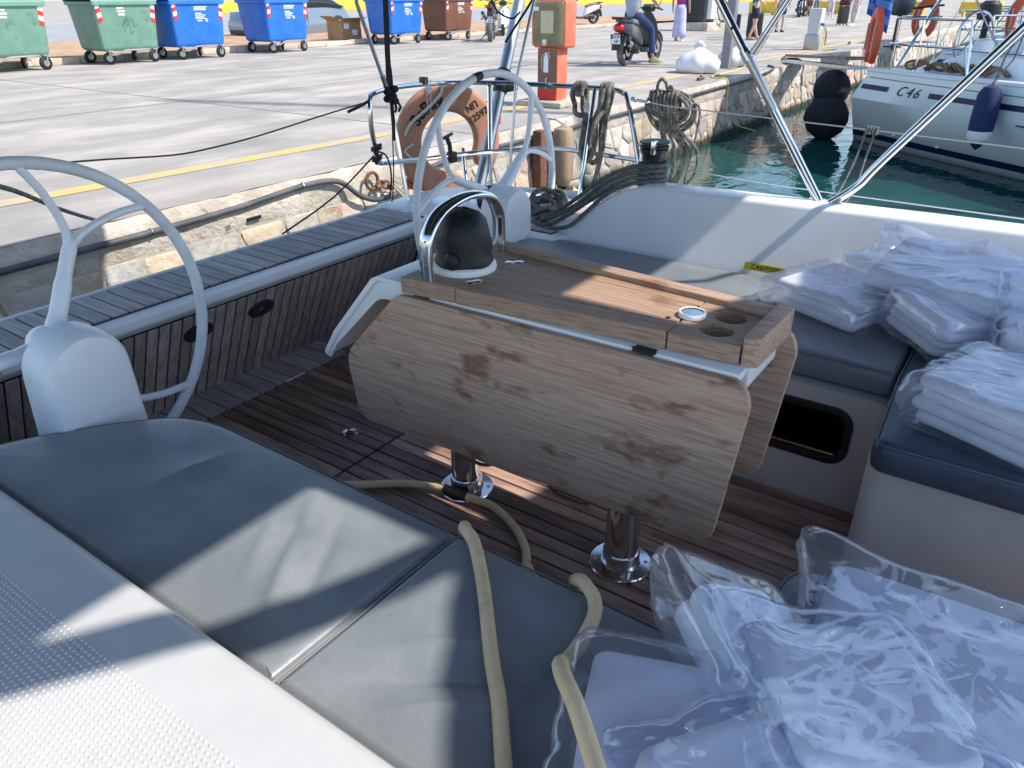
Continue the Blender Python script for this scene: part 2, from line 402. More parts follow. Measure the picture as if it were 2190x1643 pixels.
# pale kerb and soil strip behind the bins
kb = thing('kerb', 'low pale stone kerb along soil strip behind the bins', 'kerb', (20, 17.7, Q))
protos = []
for k in range(3):
    bm = B(); bx(bm, -.49, .49, -.09, .09, 0, .13)
    for v in bm.verts: v.co += Vector((rng.uniform(-.02, .02), rng.uniform(-.02, .02), rng.uniform(-.015, .015)))
    protos.append(finish(bm, 'kerb_stone', bevel=.02))
for k in range(44):
    o = link('kerb_stone', protos[k % 3], 'kerb_stone', kb); o.location = (k-26.5, 0.012*math.sin(k*2.1), 0)
bm = B(); rows = []
for y in np.linspace(17.78, 26.5, 9): rows.append([(x, y, Q+.10+rng.uniform(-.03, .03)-(.09 if y > 26 else 0)) for x in np.linspace(-30, 47, 60)])
loft(bm, rows, closed=False); tag(obj('soil_strip', bm, 'soil'), kind='structure')
# yellow barriers far down the quay
bm = B(); bx(bm, 40, 260, 60, 60.6, Q, Q+.95)
tag(obj('yellow_wall', bm, 'yellow_wall', bevel=.05), 'long low yellow wall across the road far behind the bins', 'wall')
YB = [(57, 18.6, .2), (62.5, 15.8, 0), (66, 12.6, .1), (61, 10.4, -.2), (58, 5.8, .1), (64, 20.5, .2)]
YL = ['nearest the parked scooters', 'behind the person in maroon shorts', 'behind the white power pedestal', 'behind the black suitcase', 'beyond the moored yacht stern rail', 'farthest from the water']
bm = B(); bx(bm, -1.1, 1.1, -.4, .4, .12, .8); bx(bm, -.9, -.5, -.42, .42, 0, .13); bx(bm, .5, .9, -.42, .42, 0, .13); yb = finish(bm, 'yellow_barrier', bevel=.04)
for (x, y, a), l in zip(YB, YL):
    o = tag(link('yellow_barrier', yb, 'yellow_wall'), 'yellow concrete barrier block '+l, 'barrier', 'yellow barrier blocks down the quay'); o.location = (x, y, Q); o.rotation_euler.z = a+1.3
# ============================================================ the yacht we stand on (x to port, y aft, z up; floor of the cockpit at z=0)
CX = 1.546
yacht = thing('sailing_yacht', 'white sailing yacht cockpit with teak floor and folding teak transom', 'yacht', (CX, 2.0, WL))
bm = B(); rings = []
for y, hb, zs, zk in ((2.78, 1.85, .47, -.7), (2.2, 1.93, .50, -.85), (1, 2.02, .545, -1.1), (-1.5, 2.1, .6, -1.3), (-4, 1.9, .68, -1.3), (-6.5, 1.2, .78, -1.1), (-8.6, .3, .9, -.8), (-9.2, .03, .93, -.2)):
    rings.append([(CX+hb*math.cos(a)*(1 if abs(math.cos(a)) > .01 else 0), y, zs+(zk-zs)*math.sin(a)**.75 if math.sin(a) > 1e-6 else zs) for a in np.linspace(0, PI, 15)])
loft(bm, rings, closed=False); obj('hull', bm, 'gelcoat', yacht)
# ---- cockpit floor: separate teak planks over black caulking
sole = obj('cockpit_sole', bx(B(), .25, 2.78, -1.4, 2.63, -.03, -.006), 'caulk', yacht)
def plank_mesh(wd, ln, th, bev=.0012):
    b = B(); bx(b, -wd/2, wd/2, -ln/2, ln/2, 0, th); return finish(b, 'plank', bevel=bev, bseg=1)
def local(par): 
    r = par
    while r is not None:
        if r.name in WORLD: return WORLD[r.name]
        r = r.parent
    return Vector((0, 0, 0))
def planks(par, m, x0, x1, pitch, y0, y1, z, gap=.0062, th=.012, jit=.0008, along='y'):
    n = max(1, round((x1-x0)/pitch)); pitch = (x1-x0)/n
    me = plank_mesh(pitch-gap, y1-y0, th)
    for k in range(n):
        o = link('plank', me, m, par)
        o.location = Vector((x0+pitch*(k+.5), (y0+y1)/2, z-th+rng.uniform(-jit, jit)))-local(par)
planks(sole, 'teak_wet', .94, 2.14, .052, 1.697, 2.372, .002)
planks(sole, 'teak_wet', .30, .93, .052, 1.99, 2.372, .002)
planks(sole, 'teak_wet', 2.15, 2.74, .052, 1.95, 2.372, .002)
planks(sole, 'teak_wet', .94, 2.14, .052, -1.2, 1.685, .002)
planks(sole, 'teak_grey', .30, 2.76, .082, 2.385, 2.60, .004)
bm = B()                                            # flush ring pull in the floor hatch
lathe(bm, [(.019, .0), (.021, .003), (.026, .004), (.029, .002), (.029, 0)], (1.596, 1.854, .002), 24, cap=False); lathe(bm, [(.001, 0), (.02, .0005)], (1.596, 1.854, .0015), 20)
rp = obj('ring_pull', bm, 'steel', sole)
bm = B(); prism(bm, rrect(1.582, 1.607, 1.842, 1.868, .008), .0036, .0052); obj('pull_tab', bm, 'black_plastic', rp)
bm = B(); bx(bm, 1.74, 1.84, 2.3765, 2.381, .0, .004); obj('hatch_trim', bm, 'white_paint', sole)
# ---- folding transom: white moulding, teak on top and on its sloping inner face
tr = obj('transom', prism(B(), [(2.372, .497), (2.352, .4985), (2.343, .482), (2.348, .452), (2.372, .428), (2.395, .420), (2.612, -.03), (2.74, -.03), (2.74, .30), (2.668, .505), (2.655, .510), (2.645, .497)], -.35, 2.70, lambda u, v, wv: (wv, u, v)), 'gelcoat', yacht, bevel=.004, ang=45)
bm = B(); bx(bm, -.33, 2.66, 2.378, 2.642, .4975, .5005); obj('deck_caulking', bm, 'caulk', tr)
planks(tr, 'teak_grey', -.31, 2.65, .062, 2.382, 2.639, .5065, th=.007)
fa, fb = Vector((0, 2.3965, .4165)), Vector((0, 2.6095, -.028)); fd = (fb-fa).normalized(); fn = Vector((0, -fd.z*-1, 0)); fn = Vector((0, fd.z, -fd.y)); ln = (fb-fa).length
bm = B(); p = [fa+fn*.002, fb+fn*.002]; loft(bm, [[(-.33, q.y, q.z) for q in p], [(2.68, q.y, q.z) for q in p]], closed=False); obj('face_caulking', bm, 'caulk', tr)
me = plank_mesh(.0403, ln-.012, .006); npl = 64
for k in range(npl):
    o = link('plank', me, 'teak_front', tr); mid = (fa+fb)/2+fn*.0025
    o.matrix_local = Matrix.Translation(Vector((-.31+.0463*(k+.5), mid.y, mid.z))-local(tr)) @ Matrix(((1, 0, 0, 0), (0, fd.y, fn.y, 0), (0, fd.z, fn.z, 0), (0, 0, 0, 1)))
for x in (1.713, 1.427):
    c = Vector((x, 2.437, .332)); bm = B()
    f = lambda u, v, wv: Vector((x+u, c.y, c.z))+fd*v+fn*wv
    prism_holes(bm, circ(0, 0, .062, 28, .040), [circ(.004, 0, .014, 12, .010)], .006, .017, f)
    o = obj('grab_recess', bm, 'black_plastic', tr, bevel=.0025)
    bm = B(); prism(bm, circ(.004, 0, .014, 12, .010), .007, .0085, f); obj('recess_hole', bm, 'caulk', o)
bm = B(); bx(bm, .70, .745, 2.3455, 2.350, .452, .480); o = obj('warning_sticker', bm, 'yellow_label', tr)
for k in range(3):
    bm = B(); bx(bm, .706, .739-.008*k, 2.3445, 2.346, .472-.008*k, .4735-.008*k); obj('print_line', bm, 'ink', o)
# ---- quarter decks
qd = obj('port_quarter_deck', prism(B(), roundpoly([(2.73, 1.70), (3.1, 1.64), (3.42, 1.70), (3.46, 2.2), (3.40, 2.6), (3.2, 2.78), (2.73, 2.78)], [.02, .02, .05, .1, .12, .12, .03]), -.1, .482), 'gelcoat', yacht, bevel=.012)
bm = B(); bx(bm, 2.79, 3.30, 1.74, 2.24, .4822, .4850); obj('deck_caulking', bm, 'caulk', qd)
for k in range(9):
    bm = B(); bx(bm, 2.795, 3.295, 1.745+.0545*k, 1.7935+.0545*k, .4845, .4905); obj('plank', bm, 'teak_grey', qd, bevel=.001, bseg=1)
obj('starboard_quarter_deck', prism(B(), [(-.35, 1.99), (.26, 1.99), (.26, 2.34), (.1, 2.36), (-.35, 2.36)], -.1, .478), 'gelcoat', yacht, bevel=.012)
# ---- port coaming and side deck, one moulding with a sloping aft end
bm = B(); rings = []
def ease(t): t = max(0, min(1, t)); return t*t*(3-2*t)
for y in [-1.6, -.8, -.2, .3, .7, 1.1, 1.3, 1.38, 1.46, 1.54, 1.62, 1.70, 1.78, 1.86, 1.93]:
    h = .738-.024*max(0, y)/1.4; h = h+(.484-h)*ease((y-1.36)/.50)
    s = (h-.47)/.26; dk = min(.56, h-.004)
    rings.append([(2.815, y, .30), (2.826, y, .43), (2.84, y, .455), (2.84+.088*s, y, h-.014), (2.843+.089*s, y, h-.006), (2.85+.09*s, y, h-.001), (2.865+.09*s, y, h+.001), (2.98+.01*s, y, h+.003), (3.06, y, h), (3.085, y, h-.012*s-.001), (3.105, y, dk+.02*s), (3.14, y, dk), (3.40, y, dk-.012), (3.44, y, dk+.012), (3.47, y, dk+.012), (3.475, y, dk-.06), (3.45, y, .0)])
loft(bm, rings, closed=False); pc = obj('port_coaming', bm, 'gelcoat', yacht, ang=50)
f = lambda u, v, wv: Vector((2.8385-wv-.012*(v-.47)/.02*0+.0, u, v))
bm = B(); prism(bm, [(.876, .474), (.716, .474), (.716, .502), (.876, .502)], .001, .003, lambda u, v, wv: Vector((2.842-wv+(v-.474)*.19, u, v)))
cs = obj('caution_sticker', bm, 'yellow_label', pc)
obj('lettering', text_bm('CAUTION', .022, .0006, lambda u, v, wv: Vector((2.842-.0045+(v+.014)*.19, .790-u, .488+v)), .0006, space=1.25), 'ink', cs)
# ---- starboard coaming: broad moulded deck under the camera with a raised dot anti-slip panel
bm = B(); rings = []
for y in [-1.6, -.5, .5, 1.2, 1.7, 1.95, 2.0]:
    z = .58+.004*(1.2-y) if y < 1.9 else .56
    rings.append([(.455, y, .30), (.440, y, .46), (.425, y, z-.03), (.415, y, z-.012), (.400, y, z-.003), (.375, y, z), (.1, y, z+.004), (-.5, y, z+.008), (-.56, y, z), (-.58, y, .3)])
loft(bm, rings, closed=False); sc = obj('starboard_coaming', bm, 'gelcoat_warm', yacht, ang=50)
V = []; F = []; off = WORLD['sailing_yacht']
base = [(math.cos(a*PI/3)*.0033, math.sin(a*PI/3)*.0033, 0) for a in range(6)]
ri = 0; x = .298
while x > -.42:
    y = .05+(ri % 2)*.0052
    while y < 1.72:
        z = .58+.004*(1.2-y)+.004*(.375-x)/.275-.0004
        i = len(V)
        for a, b, c in base: V.append((x+a-off.x, y+b-off.y, z-off.z))
        for a, b, c in base: V.append((x+a*.55-off.x, y+b*.55-off.y, z+.0021-off.z))
        V.append((x-off.x, y-off.y, z+.0027-off.z))
        for k in range(6): j = (k+1) % 6; F.append((i+k, i+j, i+6+j, i+6+k)); F.append((i+6+k, i+6+j, i+12))
        y += .0104
    x -= .0088; ri += 1
me = bpy.data.meshes.new('anti_slip_dots'); me.from_pydata(V, [], F); me.polygons.foreach_set('use_smooth', [True]*len(me.polygons))
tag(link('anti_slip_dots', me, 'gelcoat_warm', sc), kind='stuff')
# ---- seats
obj('starboard_bench', prism(B(), roundpoly([(.44, -1.4), (1.215, -1.4), (1.215, .19), (.905, .20), (.905, 1.55), (.84, 1.70), (.44, 1.93)], [.01, .01, .05, .02, .06, .06, .02]), -.01, .385), mat('seat_cream', (.62, .585, .545), .4, col2=(.56, .525, .485), nscale=3), yacht, bevel=.008)
pb = obj('port_bench', prism_holes(B(), [(-1.4, -.01), (.19, -.01), (1.86, -.01), (1.86, .385), (.19, .385), (-1.4, .385)], [rrect(.285, .535, .165, .325, .045)], 2.145, 2.16, lambda u, v, wv: Vector((wv, u, v))), 'seat_cream', yacht, ang=30)
bm = B(); prism(bm, roundpoly([(1.85, -1.4), (2.15, -1.4), (2.15, .195), (1.85, .185)], [.01, .01, .01, .05], 5), -.01, .385); obj('seat_front', bm, 'seat_cream', pb, bevel=.006)
bm = B(); bx(bm, 2.161, 2.83, .20, 1.84, .36, .384); bx(bm, 2.161, 2.83, 1.83, 1.86, -.01, .36); obj('seat_shelf', bm, 'gelcoat_warm', pb)
bm = B(); prism_holes(bm, rrect(.268, .552, .148, .342, .058), [rrect(.292, .528, .172, .318, .040)], 2.1380, 2.1700, lambda u, v, wv: Vector((wv, u, v))); rim = obj('locker_rim', bm, 'black_plastic', pb, bevel=.003)
bm = B(); bx(bm, 2.165, 2.42, .24, .58, .10, .36); bmesh.ops.delete(bm, geom=[f for f in bm.faces if f.calc_center_median().x < 2.166], context='FACES'); obj('locker_interior', bm, 'caulk', pb)
bm = B(); tube(bm, [(2.152, .30, .178), (2.152, .52, .178)], .006, 8); obj('locker_rail', bm, mat('brass', (.45, .30, .12), .35, metal=1), rim)
bm = B(); tube(bm, [(2.150, .20, .0), (2.140, .2, .03)], .01, 6); 
from mathutils import noise as NZ
# ---- cushions (lie loose on the benches)
m = mat('vinyl', (.215, .235, .252), .40, col2=(.172, .19, .208), nscale=4, ndetail=9, bump=.08, bscale=60, rough2=.34, spec=.5)
mat('vinyl_piping', (.15, .16, .17), .5)
def cushion(poly, r, z0, z1, label, folds=(), puff=.008, m='vinyl'):
    c = thing('seat_cushion', label, 'cushion', (poly[0][0], poly[0][1], z0), 'grey vinyl bench cushions')
    P2 = roundpoly(poly, r, 5); cx = sum(p[0] for p in P2)/len(P2); cy = sum(p[1] for p in P2)/len(P2)
    def ins(d):                                    # inset every outline point along its inward normal
        out = []; N = len(P2)
        for i in range(N):
            a, b = Vector(P2[i-1]), Vector(P2[(i+1) % N]); t = (b-a); t = t.normalized() if t.length > 1e-9 else Vector((1, 0)); out.append((P2[i][0]-t.y*d, P2[i][1]+t.x*d))
        return out
    R2_ = []
    for i in range(len(P2)):
        a, b = Vector(P2[i]), Vector(P2[(i+1) % len(P2)]); k = max(1, int((b-a).length/.016)); R2_ += [tuple(a.lerp(b, q/k)) for q in range(k)]
    P2 = R2_
    area = sum(P2[i-1][0]*P2[i][1]-P2[i][0]*P2[i-1][1] for i in range(len(P2)))
    if area < 0: P2 = P2[::-1]
    bm = B(); rings = []
    for d, z in ((.012, z0), (.002, z0+.010), (-.002, (z0+z1)/2), (.001, z1-.016), (.006, z1-.008), (.013, z1-.002)): rings.append([(u, v, z) for u, v in ins(d)])
    def top(u, v, s):                              # slack cloth: soft hollows and a few long creases
        z = puff*(1-s**4)+.0035*NZ.noise(Vector((u*5, v*5, z0)))+.0015*NZ.noise(Vector((u*14, v*9, 3)))
        for (ax, ay, bx_, by_, wd, am) in folds:
            a, b, p = Vector((ax, ay)), Vector((bx_, by_)), Vector((u, v)); q = max(0, min(1, (p-a).dot(b-a)/(b-a).length_squared)); d = (p-a.lerp(b, q)).length
            z += am*math.exp(-abs(d)/wd)*math.sin(PI*min(1, max(.02, q*.96+.02)))
        return z*min(1, (1-s)*12)
    for s in list(np.linspace(.985, .02, 62)): rings.append([(cx+(u-cx)*s, cy+(v-cy)*s, z1+.001+top(cx+(u-cx)*s, cy+(v-cy)*s, s)) for u, v in ins(.013)])
    loft(bm, rings); obj('cover', bm, m, c, ang=70)
    bm = B(); tube(bm, [(u, v, z1-.005) for u, v in ins(.005)], .0022, 6, closed=True); obj('piping', bm, 'vinyl_piping', c)
    return c
CT = .470
FA = ((.49, .87, .74, 1.05, .020, .016), (.74, 1.05, .87, 1.12, .020, .010), (.53, .85, .84, 1.02, .018, -.013), (.56, 1.0, .78, 1.15, .018, .010), (.60, .98, .80, 1.10, .016, -.010), (.60, 1.45, .88, 1.40, .04, .006), (.50, 1.25, .70, 1.62, .05, -.005))
FB = ((.50, .64, .66, .42, .020, .012), (.54, .68, .70, .44, .018, -.011), (.60, .72, .74, .52, .018, .010), (.70, .76, .88, .60, .03, .006))
cushion([(.462, .797), (.925, .790), (.925, 1.57), (.885, 1.69), (.76, 1.80), (.60, 1.905), (.462, 1.96)], [.012, .025, .09, .06, .05, .06, .02], .387, CT, 'long grey vinyl cushion on near bench with rounded end by white wheel pedestal', FA)
cushion([(.462, .22), (.925, .215), (.925, .7875), (.462, .7945)], [.012, .012, .025, .012], .387, CT, 'short grey vinyl cushion on near bench under the beige hose', FB)
cushion([(.462, -1.3), (1.235, -1.3), (1.235, .205), (.93, .213), (.462, .213)], [.02, .02, .09, .02, .02], .387, CT, 'dark vinyl cushion with rounded corner under the large bags at bottom right')
cushion([(2.192, .20), (2.80, .20), (2.80, 1.70), (2.72, 1.84), (2.40, 1.86), (2.205, 1.80)], [.015, .01, .06, .06, .06, .05], .387, CT, 'long grey vinyl cushion on far bench beyond the table')
cushion([(1.775, -1.3), (2.80, -1.3), (2.80, .193), (2.19, .193), (1.765, .172)], [.02, .02, .01, .01, .04], .387, CT, 'wide vinyl cushion, shade darkened into its colour, under the pile of packed towels', m=mat('vinyl_shaded', (.065, .085, .12), .38, col2=(.05, .065, .095), nscale=4, ndetail=8))  # same vinyl as the other cushions, with shade painted into its colour
# ============================================================ cockpit table with two hanging leaves
mat('teak_table', (.56, .38, .275), .55, col2=(.36, .22, .155), nscale=20, ndetail=6, stretch=(9, .22, 9), lo=.40, hi=.66, bump=.25, bscale=20, bstretch=(14, .3, 14), spots=(.19, .075, .04), spotscale=15, spotlo=.575, spotw=.10, spotmax=.8, spotstretch=(1, .42, 1))
mat('teak_top', (.46, .305, .215), .55, col2=(.28, .175, .12), nscale=18, ndetail=6, stretch=(9, .22, 9), lo=.40, hi=.64, bump=.25, bscale=20, bstretch=(14, .3, 14), spots=(.20, .09, .05), spotscale=9, spotlo=.59, spotw=.12, spotmax=.7, spotstretch=(1, .6, 1))
T = .785
tb = thing('cockpit_table', 'weathered teak drop-leaf cockpit table on two chromed legs', 'table', (CX, .99, 0))
xl = lambda y: 1.352+(1.307-y)*.088            # starboard edge
xr = lambda y: 1.742-(1.307-y)*.088            # port edge
cup = [circ(1.487, .497, .038, 26), circ(1.572, .497, .038, 26)]
bm = B(); prism_holes(bm, [(xl(1.30)+.01, 1.30), (xl(.40)+.01, .40), (xr(.40)-.01, .40), (xr(1.30)-.01, 1.30)], [circ(1.487, .497, .0382, 26), circ(1.572, .497, .0382, 26)], T-.042, T-.011)
core = obj('table_core', bm, 'caulk', tb)
def slab(name, P2, z0, z1, holes=None, par=None, r=.004, m='teak_top', bev=.0015):
    bm = B(); P2 = roundpoly(P2, r, 3)
    if holes: prism_holes(bm, P2, holes, z0, z1)
    else: prism(bm, P2, z0, z1)
    return obj(name, bm, m, par or tb, bevel=bev, bseg=1)
slab('top_board', [(xl(1.305), 1.305), (xl(1.137)+.004, 1.137), (xr(1.137)-.045, 1.137), (xr(1.305)-.045, 1.305)], T-.042, T)
sb = slab('top_board', [(xl(1.1335), 1.1335), (xl(.585), .585), (1.478, .585), (1.424, 1.1335)], T-.042, T)
slab('top_board', [(1.640, 1.1335), (1.602, .585), (xr(.585)-.045, .585), (xr(1.1335)-.045, 1.1335)], T-.02, T)
slab('lid', [(1.4275, 1.1335), (1.4815, .588), (1.5985, .588), (1.6365, 1.1335)], T-.02, T+.0005, [circ(1.490, .617, .009, 14)])
slab('top_board', [(xl(.5815), .5815), (xl(.425), .425), (xr(.425)-.045, .425), (xr(.5815)-.045, .5815)], T-.042, T, cup)
bm = B(); prism(bm, roundpoly([(xr(1.31)-.044, 1.31), (xr(1.31), 1.31), (xr(.425), .425), (xr(.425)-.044, .425)], .008, 3), T-.042, T+.014); obj('port_fiddle', bm, 'teak_top', tb, bevel=.006)
bm = B(); prism(bm, roundpoly([(xl(.4235), .4225), (xr(.4235)+.006, .4225), (xr(.38)+.004, .382), (xl(.38)+.004, .386)], .012, 3), T-.045, T+.022); obj('end_fiddle', bm, 'teak_table', tb, bevel=.009)
for x in (1.487, 1.572):
    bm = B(); lathe(bm, [(.0001, 0), (.0378, 0), (.0380, .028)], (x, .497, T-.040), 22, cap=False); obj('cup_holder', bm, 'teak_top', tb)
for (x, y) in ((1.425, 1.128), (1.612, 1.140), (1.630, 1.120), (1.44, 1.12)):
    bm = B(); lathe(bm, [(.0001, .0015), (.010, .0018), (.013, .0008), (.0135, 0)], (x, y, T+.0004), 16); obj('hinge_button', bm, 'steel', tb)
bm = B(); lathe(bm, [(.0262, .0), (.031, .001), (.031, .009), (.0295, .012), (.0262, .011)], (1.529, .573, T+.0005), 28, cap=False)
sk = obj('socket_ring', bm, 'white_paint', tb); bm = B(); lathe(bm, [(.0001, .009), (.0263, .009), (.0263, .0)], (1.529, .573, T+.0005), 28); obj('socket_cap', bm, 'steel', sk)
# white body under the top with a hooded aft end
bm = B(); prism(bm, [(1.385, 1.29), (1.452, .405), (1.648, .405), (1.712, 1.29)], T-.105, T-.0425); obj('table_body', bm, 'white_paint', tb, bevel=.004)
bm = B(); prism(bm, [(1.376, 1.295), (1.390, .405), (1.46, .405), (1.40, 1.295)], T-.062, T-.0435); obj('hinge_ledge', bm, 'white_paint', tb, bevel=.003)
hood = [(1.28, .762), (1.405, .762), (1.425, .750), (1.60, .555), (1.655, .470), (1.648, .452), (1.615, .500), (1.575, .540), (1.41, .700), (1.28, .700)]
bm = B(); prism(bm, roundpoly(hood, [.005, .02, .02, .02, .006, .006, .02, .02, .03, .005], 3), 1.374, 1.386, lambda u, v, wv: (wv, u, v)); obj('hood_side', bm, 'white_paint', tb, bevel=.003)
bm = B(); prism(bm, roundpoly(hood, [.005, .02, .02, .02, .006, .006, .02, .02, .03, .005], 3), 1.706, 1.718, lambda u, v, wv: (wv, u, v)); obj('hood_side', bm, 'white_paint', tb, bevel=.003)
out = [(1.30, .764), (1.405, .764), (1.43, .752), (1.605, .557), (1.66, .475)]
bm = B(); loft(bm, [[(x, y, z) for y, z in out]+[(x, y-.012, z-.012) for y, z in out[::-1]] for x in (1.366, 1.726)]); obj('hood_panel', bm, 'white_paint', tb, bevel=.003)
# leaves
LP = roundpoly([(.392, .735), (1.325, .733), (1.545, .505), (1.512, .296), (.410, .312), (.368, .690)], [.035, .03, .05, .05, .045, .04], 6)
def leaf(x0, x1, lab):
    bm = B(); prism(bm, LP, 0, .021, lambda u, v, wv: (x0+(x1-x0)*(u-.4)/1.1+wv, u, v)); o = obj('drop_leaf', bm, 'teak_table', tb, bevel=.004); o['label'] = lab; return o
lf = leaf(1.366, 1.350, 'stained near teak leaf hanging down'); leaf(1.690, 1.718, 'far leaf hanging in shade')
for y in (1.25, .62):
    bm = B(); tube(bm, [(1.376+(1.25-y)*.02, y-.028, .741), (1.376+(1.25-y)*.02, y+.028, .741)], .004, 8); bx(bm, 1.366+(1.25-y)*.02, 1.392+(1.25-y)*.02, y-.025, y+.025, .7365, .7435); obj('hinge', bm, 'black_plastic', tb)
# legs
for (x, y) in ((1.568, 1.285), (1.527, .700)):
    bm = B(); lathe(bm, [(.047, .004), (.047, .70)], (x, y, 0), 28); lg = obj('leg', bm, 'steel', tb)
    bm = B(); lathe(bm, [(.088, .003), (.0885, .008), (.086, .011), (.055, .013), (.052, .02), (.052, .05), (.0505, .053), (.0475, .053)], (x, y, 0), 32); fl = obj('flange', bm, 'steel', lg)
    for k in range(4):
        bm = B(); a = .5+k*PI/2; lathe(bm, [(.0001, .0005), (.006, .0005), (.007, 0)], (x+.07*math.cos(a), y+.07*math.sin(a), .0118), 10); obj('screw', bm, 'steel_dull', fl)
for y in (1.12, .80):                                # wire stays that fold out under the leaf
    bm = B(); tube(bm, spline([(1.45, y+.1, .30), (1.40, y+.06, .268), (1.395, y, .262), (1.40, y-.06, .268), (1.45, y-.1, .30)], 5), .005, 8); obj('leaf_stay', bm, 'steel', tb)
# grab rail over the compass
bm = B(); pr = [(math.cos(a)*.022, math.sin(a)*.011) for a in np.linspace(0, 2*PI, 17)[:-1]]
path = spline([(1.374, 1.228, T), (1.372, 1.228, .86), (1.382, 1.226, .905), (1.43, 1.222, .952), (1.53, 1.22, .972), (1.63, 1.222, .952), (1.676, 1.226, .905), (1.686, 1.228, .86), (1.685, 1.228, T)], 6)
tube(bm, path, 1, prof=pr, up=(0, 1, 0)); gr = obj('grab_rail', bm, 'steel', tb, ang=60)
for z in (.83, .86, .89):
    bm = B(); lathe(bm, [(.0001, .001), (.0025, .001), (.003, 0)], (1.362, 1.222, z), 8, Matrix.Rotation(-PI/2, 3, 'Y')); obj('stud', bm, 'steel_dull', gr)
# compass under its cover (sits in the table, lifts out)
cp = thing('compass', 'round steering compass under a black cover within the steel grab rail', 'compass', (1.505, 1.213, T))
bm = B(); lathe(bm, [(.087, .001), (.0885, .006), (.086, .016), (.078, .021), (.072, .018)], (1.505, 1.213, T), 40, cap=False); obj('bezel', bm, 'white_paint', cp)
bm = B(); lathe(bm, [(.078, .008), (.080, .022), (.0765, .036), (.0725, .045), (.0745, .075), (.071, .105), (.061, .132), (.043, .151), (.02, .161), (.0005, .163)], (1.505, 1.213, T), 36)
for v in bm.verts:
    a = math.atan2(v.co.y-1.213, v.co.x-1.505); v.co += Vector((math.cos(a), math.sin(a), 0))*.002*math.sin(5*a+v.co.z*60)
cv = obj('cover', bm, mat('vinyl_black', (.008, .009, .011), .5, bump=.25, bscale=25), cp, ang=80)
for k in range(4):
    bm = B(); a0 = .4+k*PI/2
    tube(bm, [(1.505+.0755*math.cos(PI/2*t)*math.cos(a0), 1.213+.0755*math.cos(PI/2*t)*math.sin(a0), T+.062+.102*math.sin(PI/2*t)) for t in np.linspace(0, .97, 10)], .0018, 5); obj('seam', bm, 'black_rubber', cv)
bm = B(); ball(bm, (1.432, 1.195, T+.04), (.014, .022, .026)); obj('cord_toggle', bm, 'black_rubber', cv)
# ============================================================ two steering wheels on pedestals
mat('wheel_grip', (.76, .79, .83), .5, col2=(.66, .69, .73), nscale=12, bump=.15, bscale=120)
mat('wheel_white', (.82, .84, .88), .35)
mat('pedestal_white', (.84, .86, .90), .4, col2=(.78, .80, .82), nscale=4, spots=(.66, .65, .60), spotscale=5, spotlo=.56, spotw=.2, spotmax=.6, bump=.06, bscale=70)
def wheel(cx, cy, cz, R, arms, label, band=None):
    t = thing('steering_wheel', label, 'steering wheel', (cx, cy, cz), 'steering wheels')
    P = lambda a, r, dy=0: Vector((cx+r*math.cos(a), cy+dy, cz+r*math.sin(a)))
    bm = B(); tube(bm, [P(2*PI*k/72, R) for k in range(72)], .0165, 12, closed=True); rim = obj('rim', bm, 'wheel_grip', t, ang=180)
    if band is not None:
        bm = B(); tube(bm, [P(band+s, R) for s in np.linspace(-.045, .045, 5)], 0.0178, 12); obj('king_spoke_band', bm, 'black_rubber', rim)
    for a in arms:
        bm = B(); pr = [(math.cos(q)*1.0, math.sin(q)*.72) for q in np.linspace(0, 2*PI, 13)[:-1]]
        tube(bm, spline([P(a, .02, -.03), P(a, .24*R, -.02), P(a, .45*R, -.005), P(a, .62*R, 0)], 4), [.034]*3+[.029]*4+[.024]*4+[.020]*2, prof=pr, up=(0, 1, 0))
        for s in (-1, 1):
            tube(bm, spline([P(a, .52*R, 0), P(a+s*.07, .66*R), P(a+s*.24, .84*R), P(a+s*.375, R-.005)], 4), .0150, prof=[(u*.9, v*1.0) for u, v in pr], up=(0, 1, 0))
        obj('spoke', bm, 'wheel_white', t, ang=120)
    bm = B(); lathe(bm, [(.034, -.05), (.052, -.045), (.055, -.02), (.045, .02), (.02, .035), (.0005, .036)], (cx, cy, cz), 24, Matrix.Rotation(-PI/2, 3, 'X')); obj('hub', bm, 'wheel_white', t)
    return t
wheel(2.736, 2.03, .632, .511, (rad(30), rad(156), rad(274)), 'white steering wheel at the far helm in front of the orange life ring', rad(100))
wheel(.791, 2.10, .602, .473, (rad(61.5), rad(181.5), rad(-58.5)), 'white steering wheel at the near helm, cut by the left edge')
def pedestal(cx, label, sc=1):
    t = thing('wheel_pedestal', label, 'pedestal', (cx, 1.91, 0), 'wheel pedestals')
    def outline(wb, wt, top, n=12):
        o = [(-wb/2, .0), (wb/2, 0)]; r = wt/2
        return o+[(r*math.cos(a), top-r+r*math.sin(a)*1.0) for a in np.linspace(0, PI, n)]
    bm = B(); rings = []
    for y, g in ((1.975, 0), (1.90, 0), (1.868, .004), (1.852, .014), (1.846, .030)):
        sl = lambda z: -(z*.02)
        rings.append([(cx+u, y+sl(v), v) for u, v in outline(.275-2*g, .222-2*g, .700-g)])
    loft(bm, rings); b = obj('body', bm, 'pedestal_white', t, ang=35)
    bm = B(); lathe(bm, [(.05, 0), (.06, .012), (.055, .05)], (cx, 1.975, .632 if cx > 2 else .60), 20, Matrix.Rotation(-PI/2, 3, 'X')); obj('shaft_collar', bm, 'black_plastic', t)
    bm = B(); bx(bm, cx-.19, cx+.19, 1.82, 1.985, .002, .03); obj('foot', bm, 'gelcoat', t, bevel=.01)
    return t
pedestal(2.672, 'white rounded pedestal of the far helm beside the dark cushion'); pedestal(.775, 'white rounded pedestal of the near helm behind the long cushion')
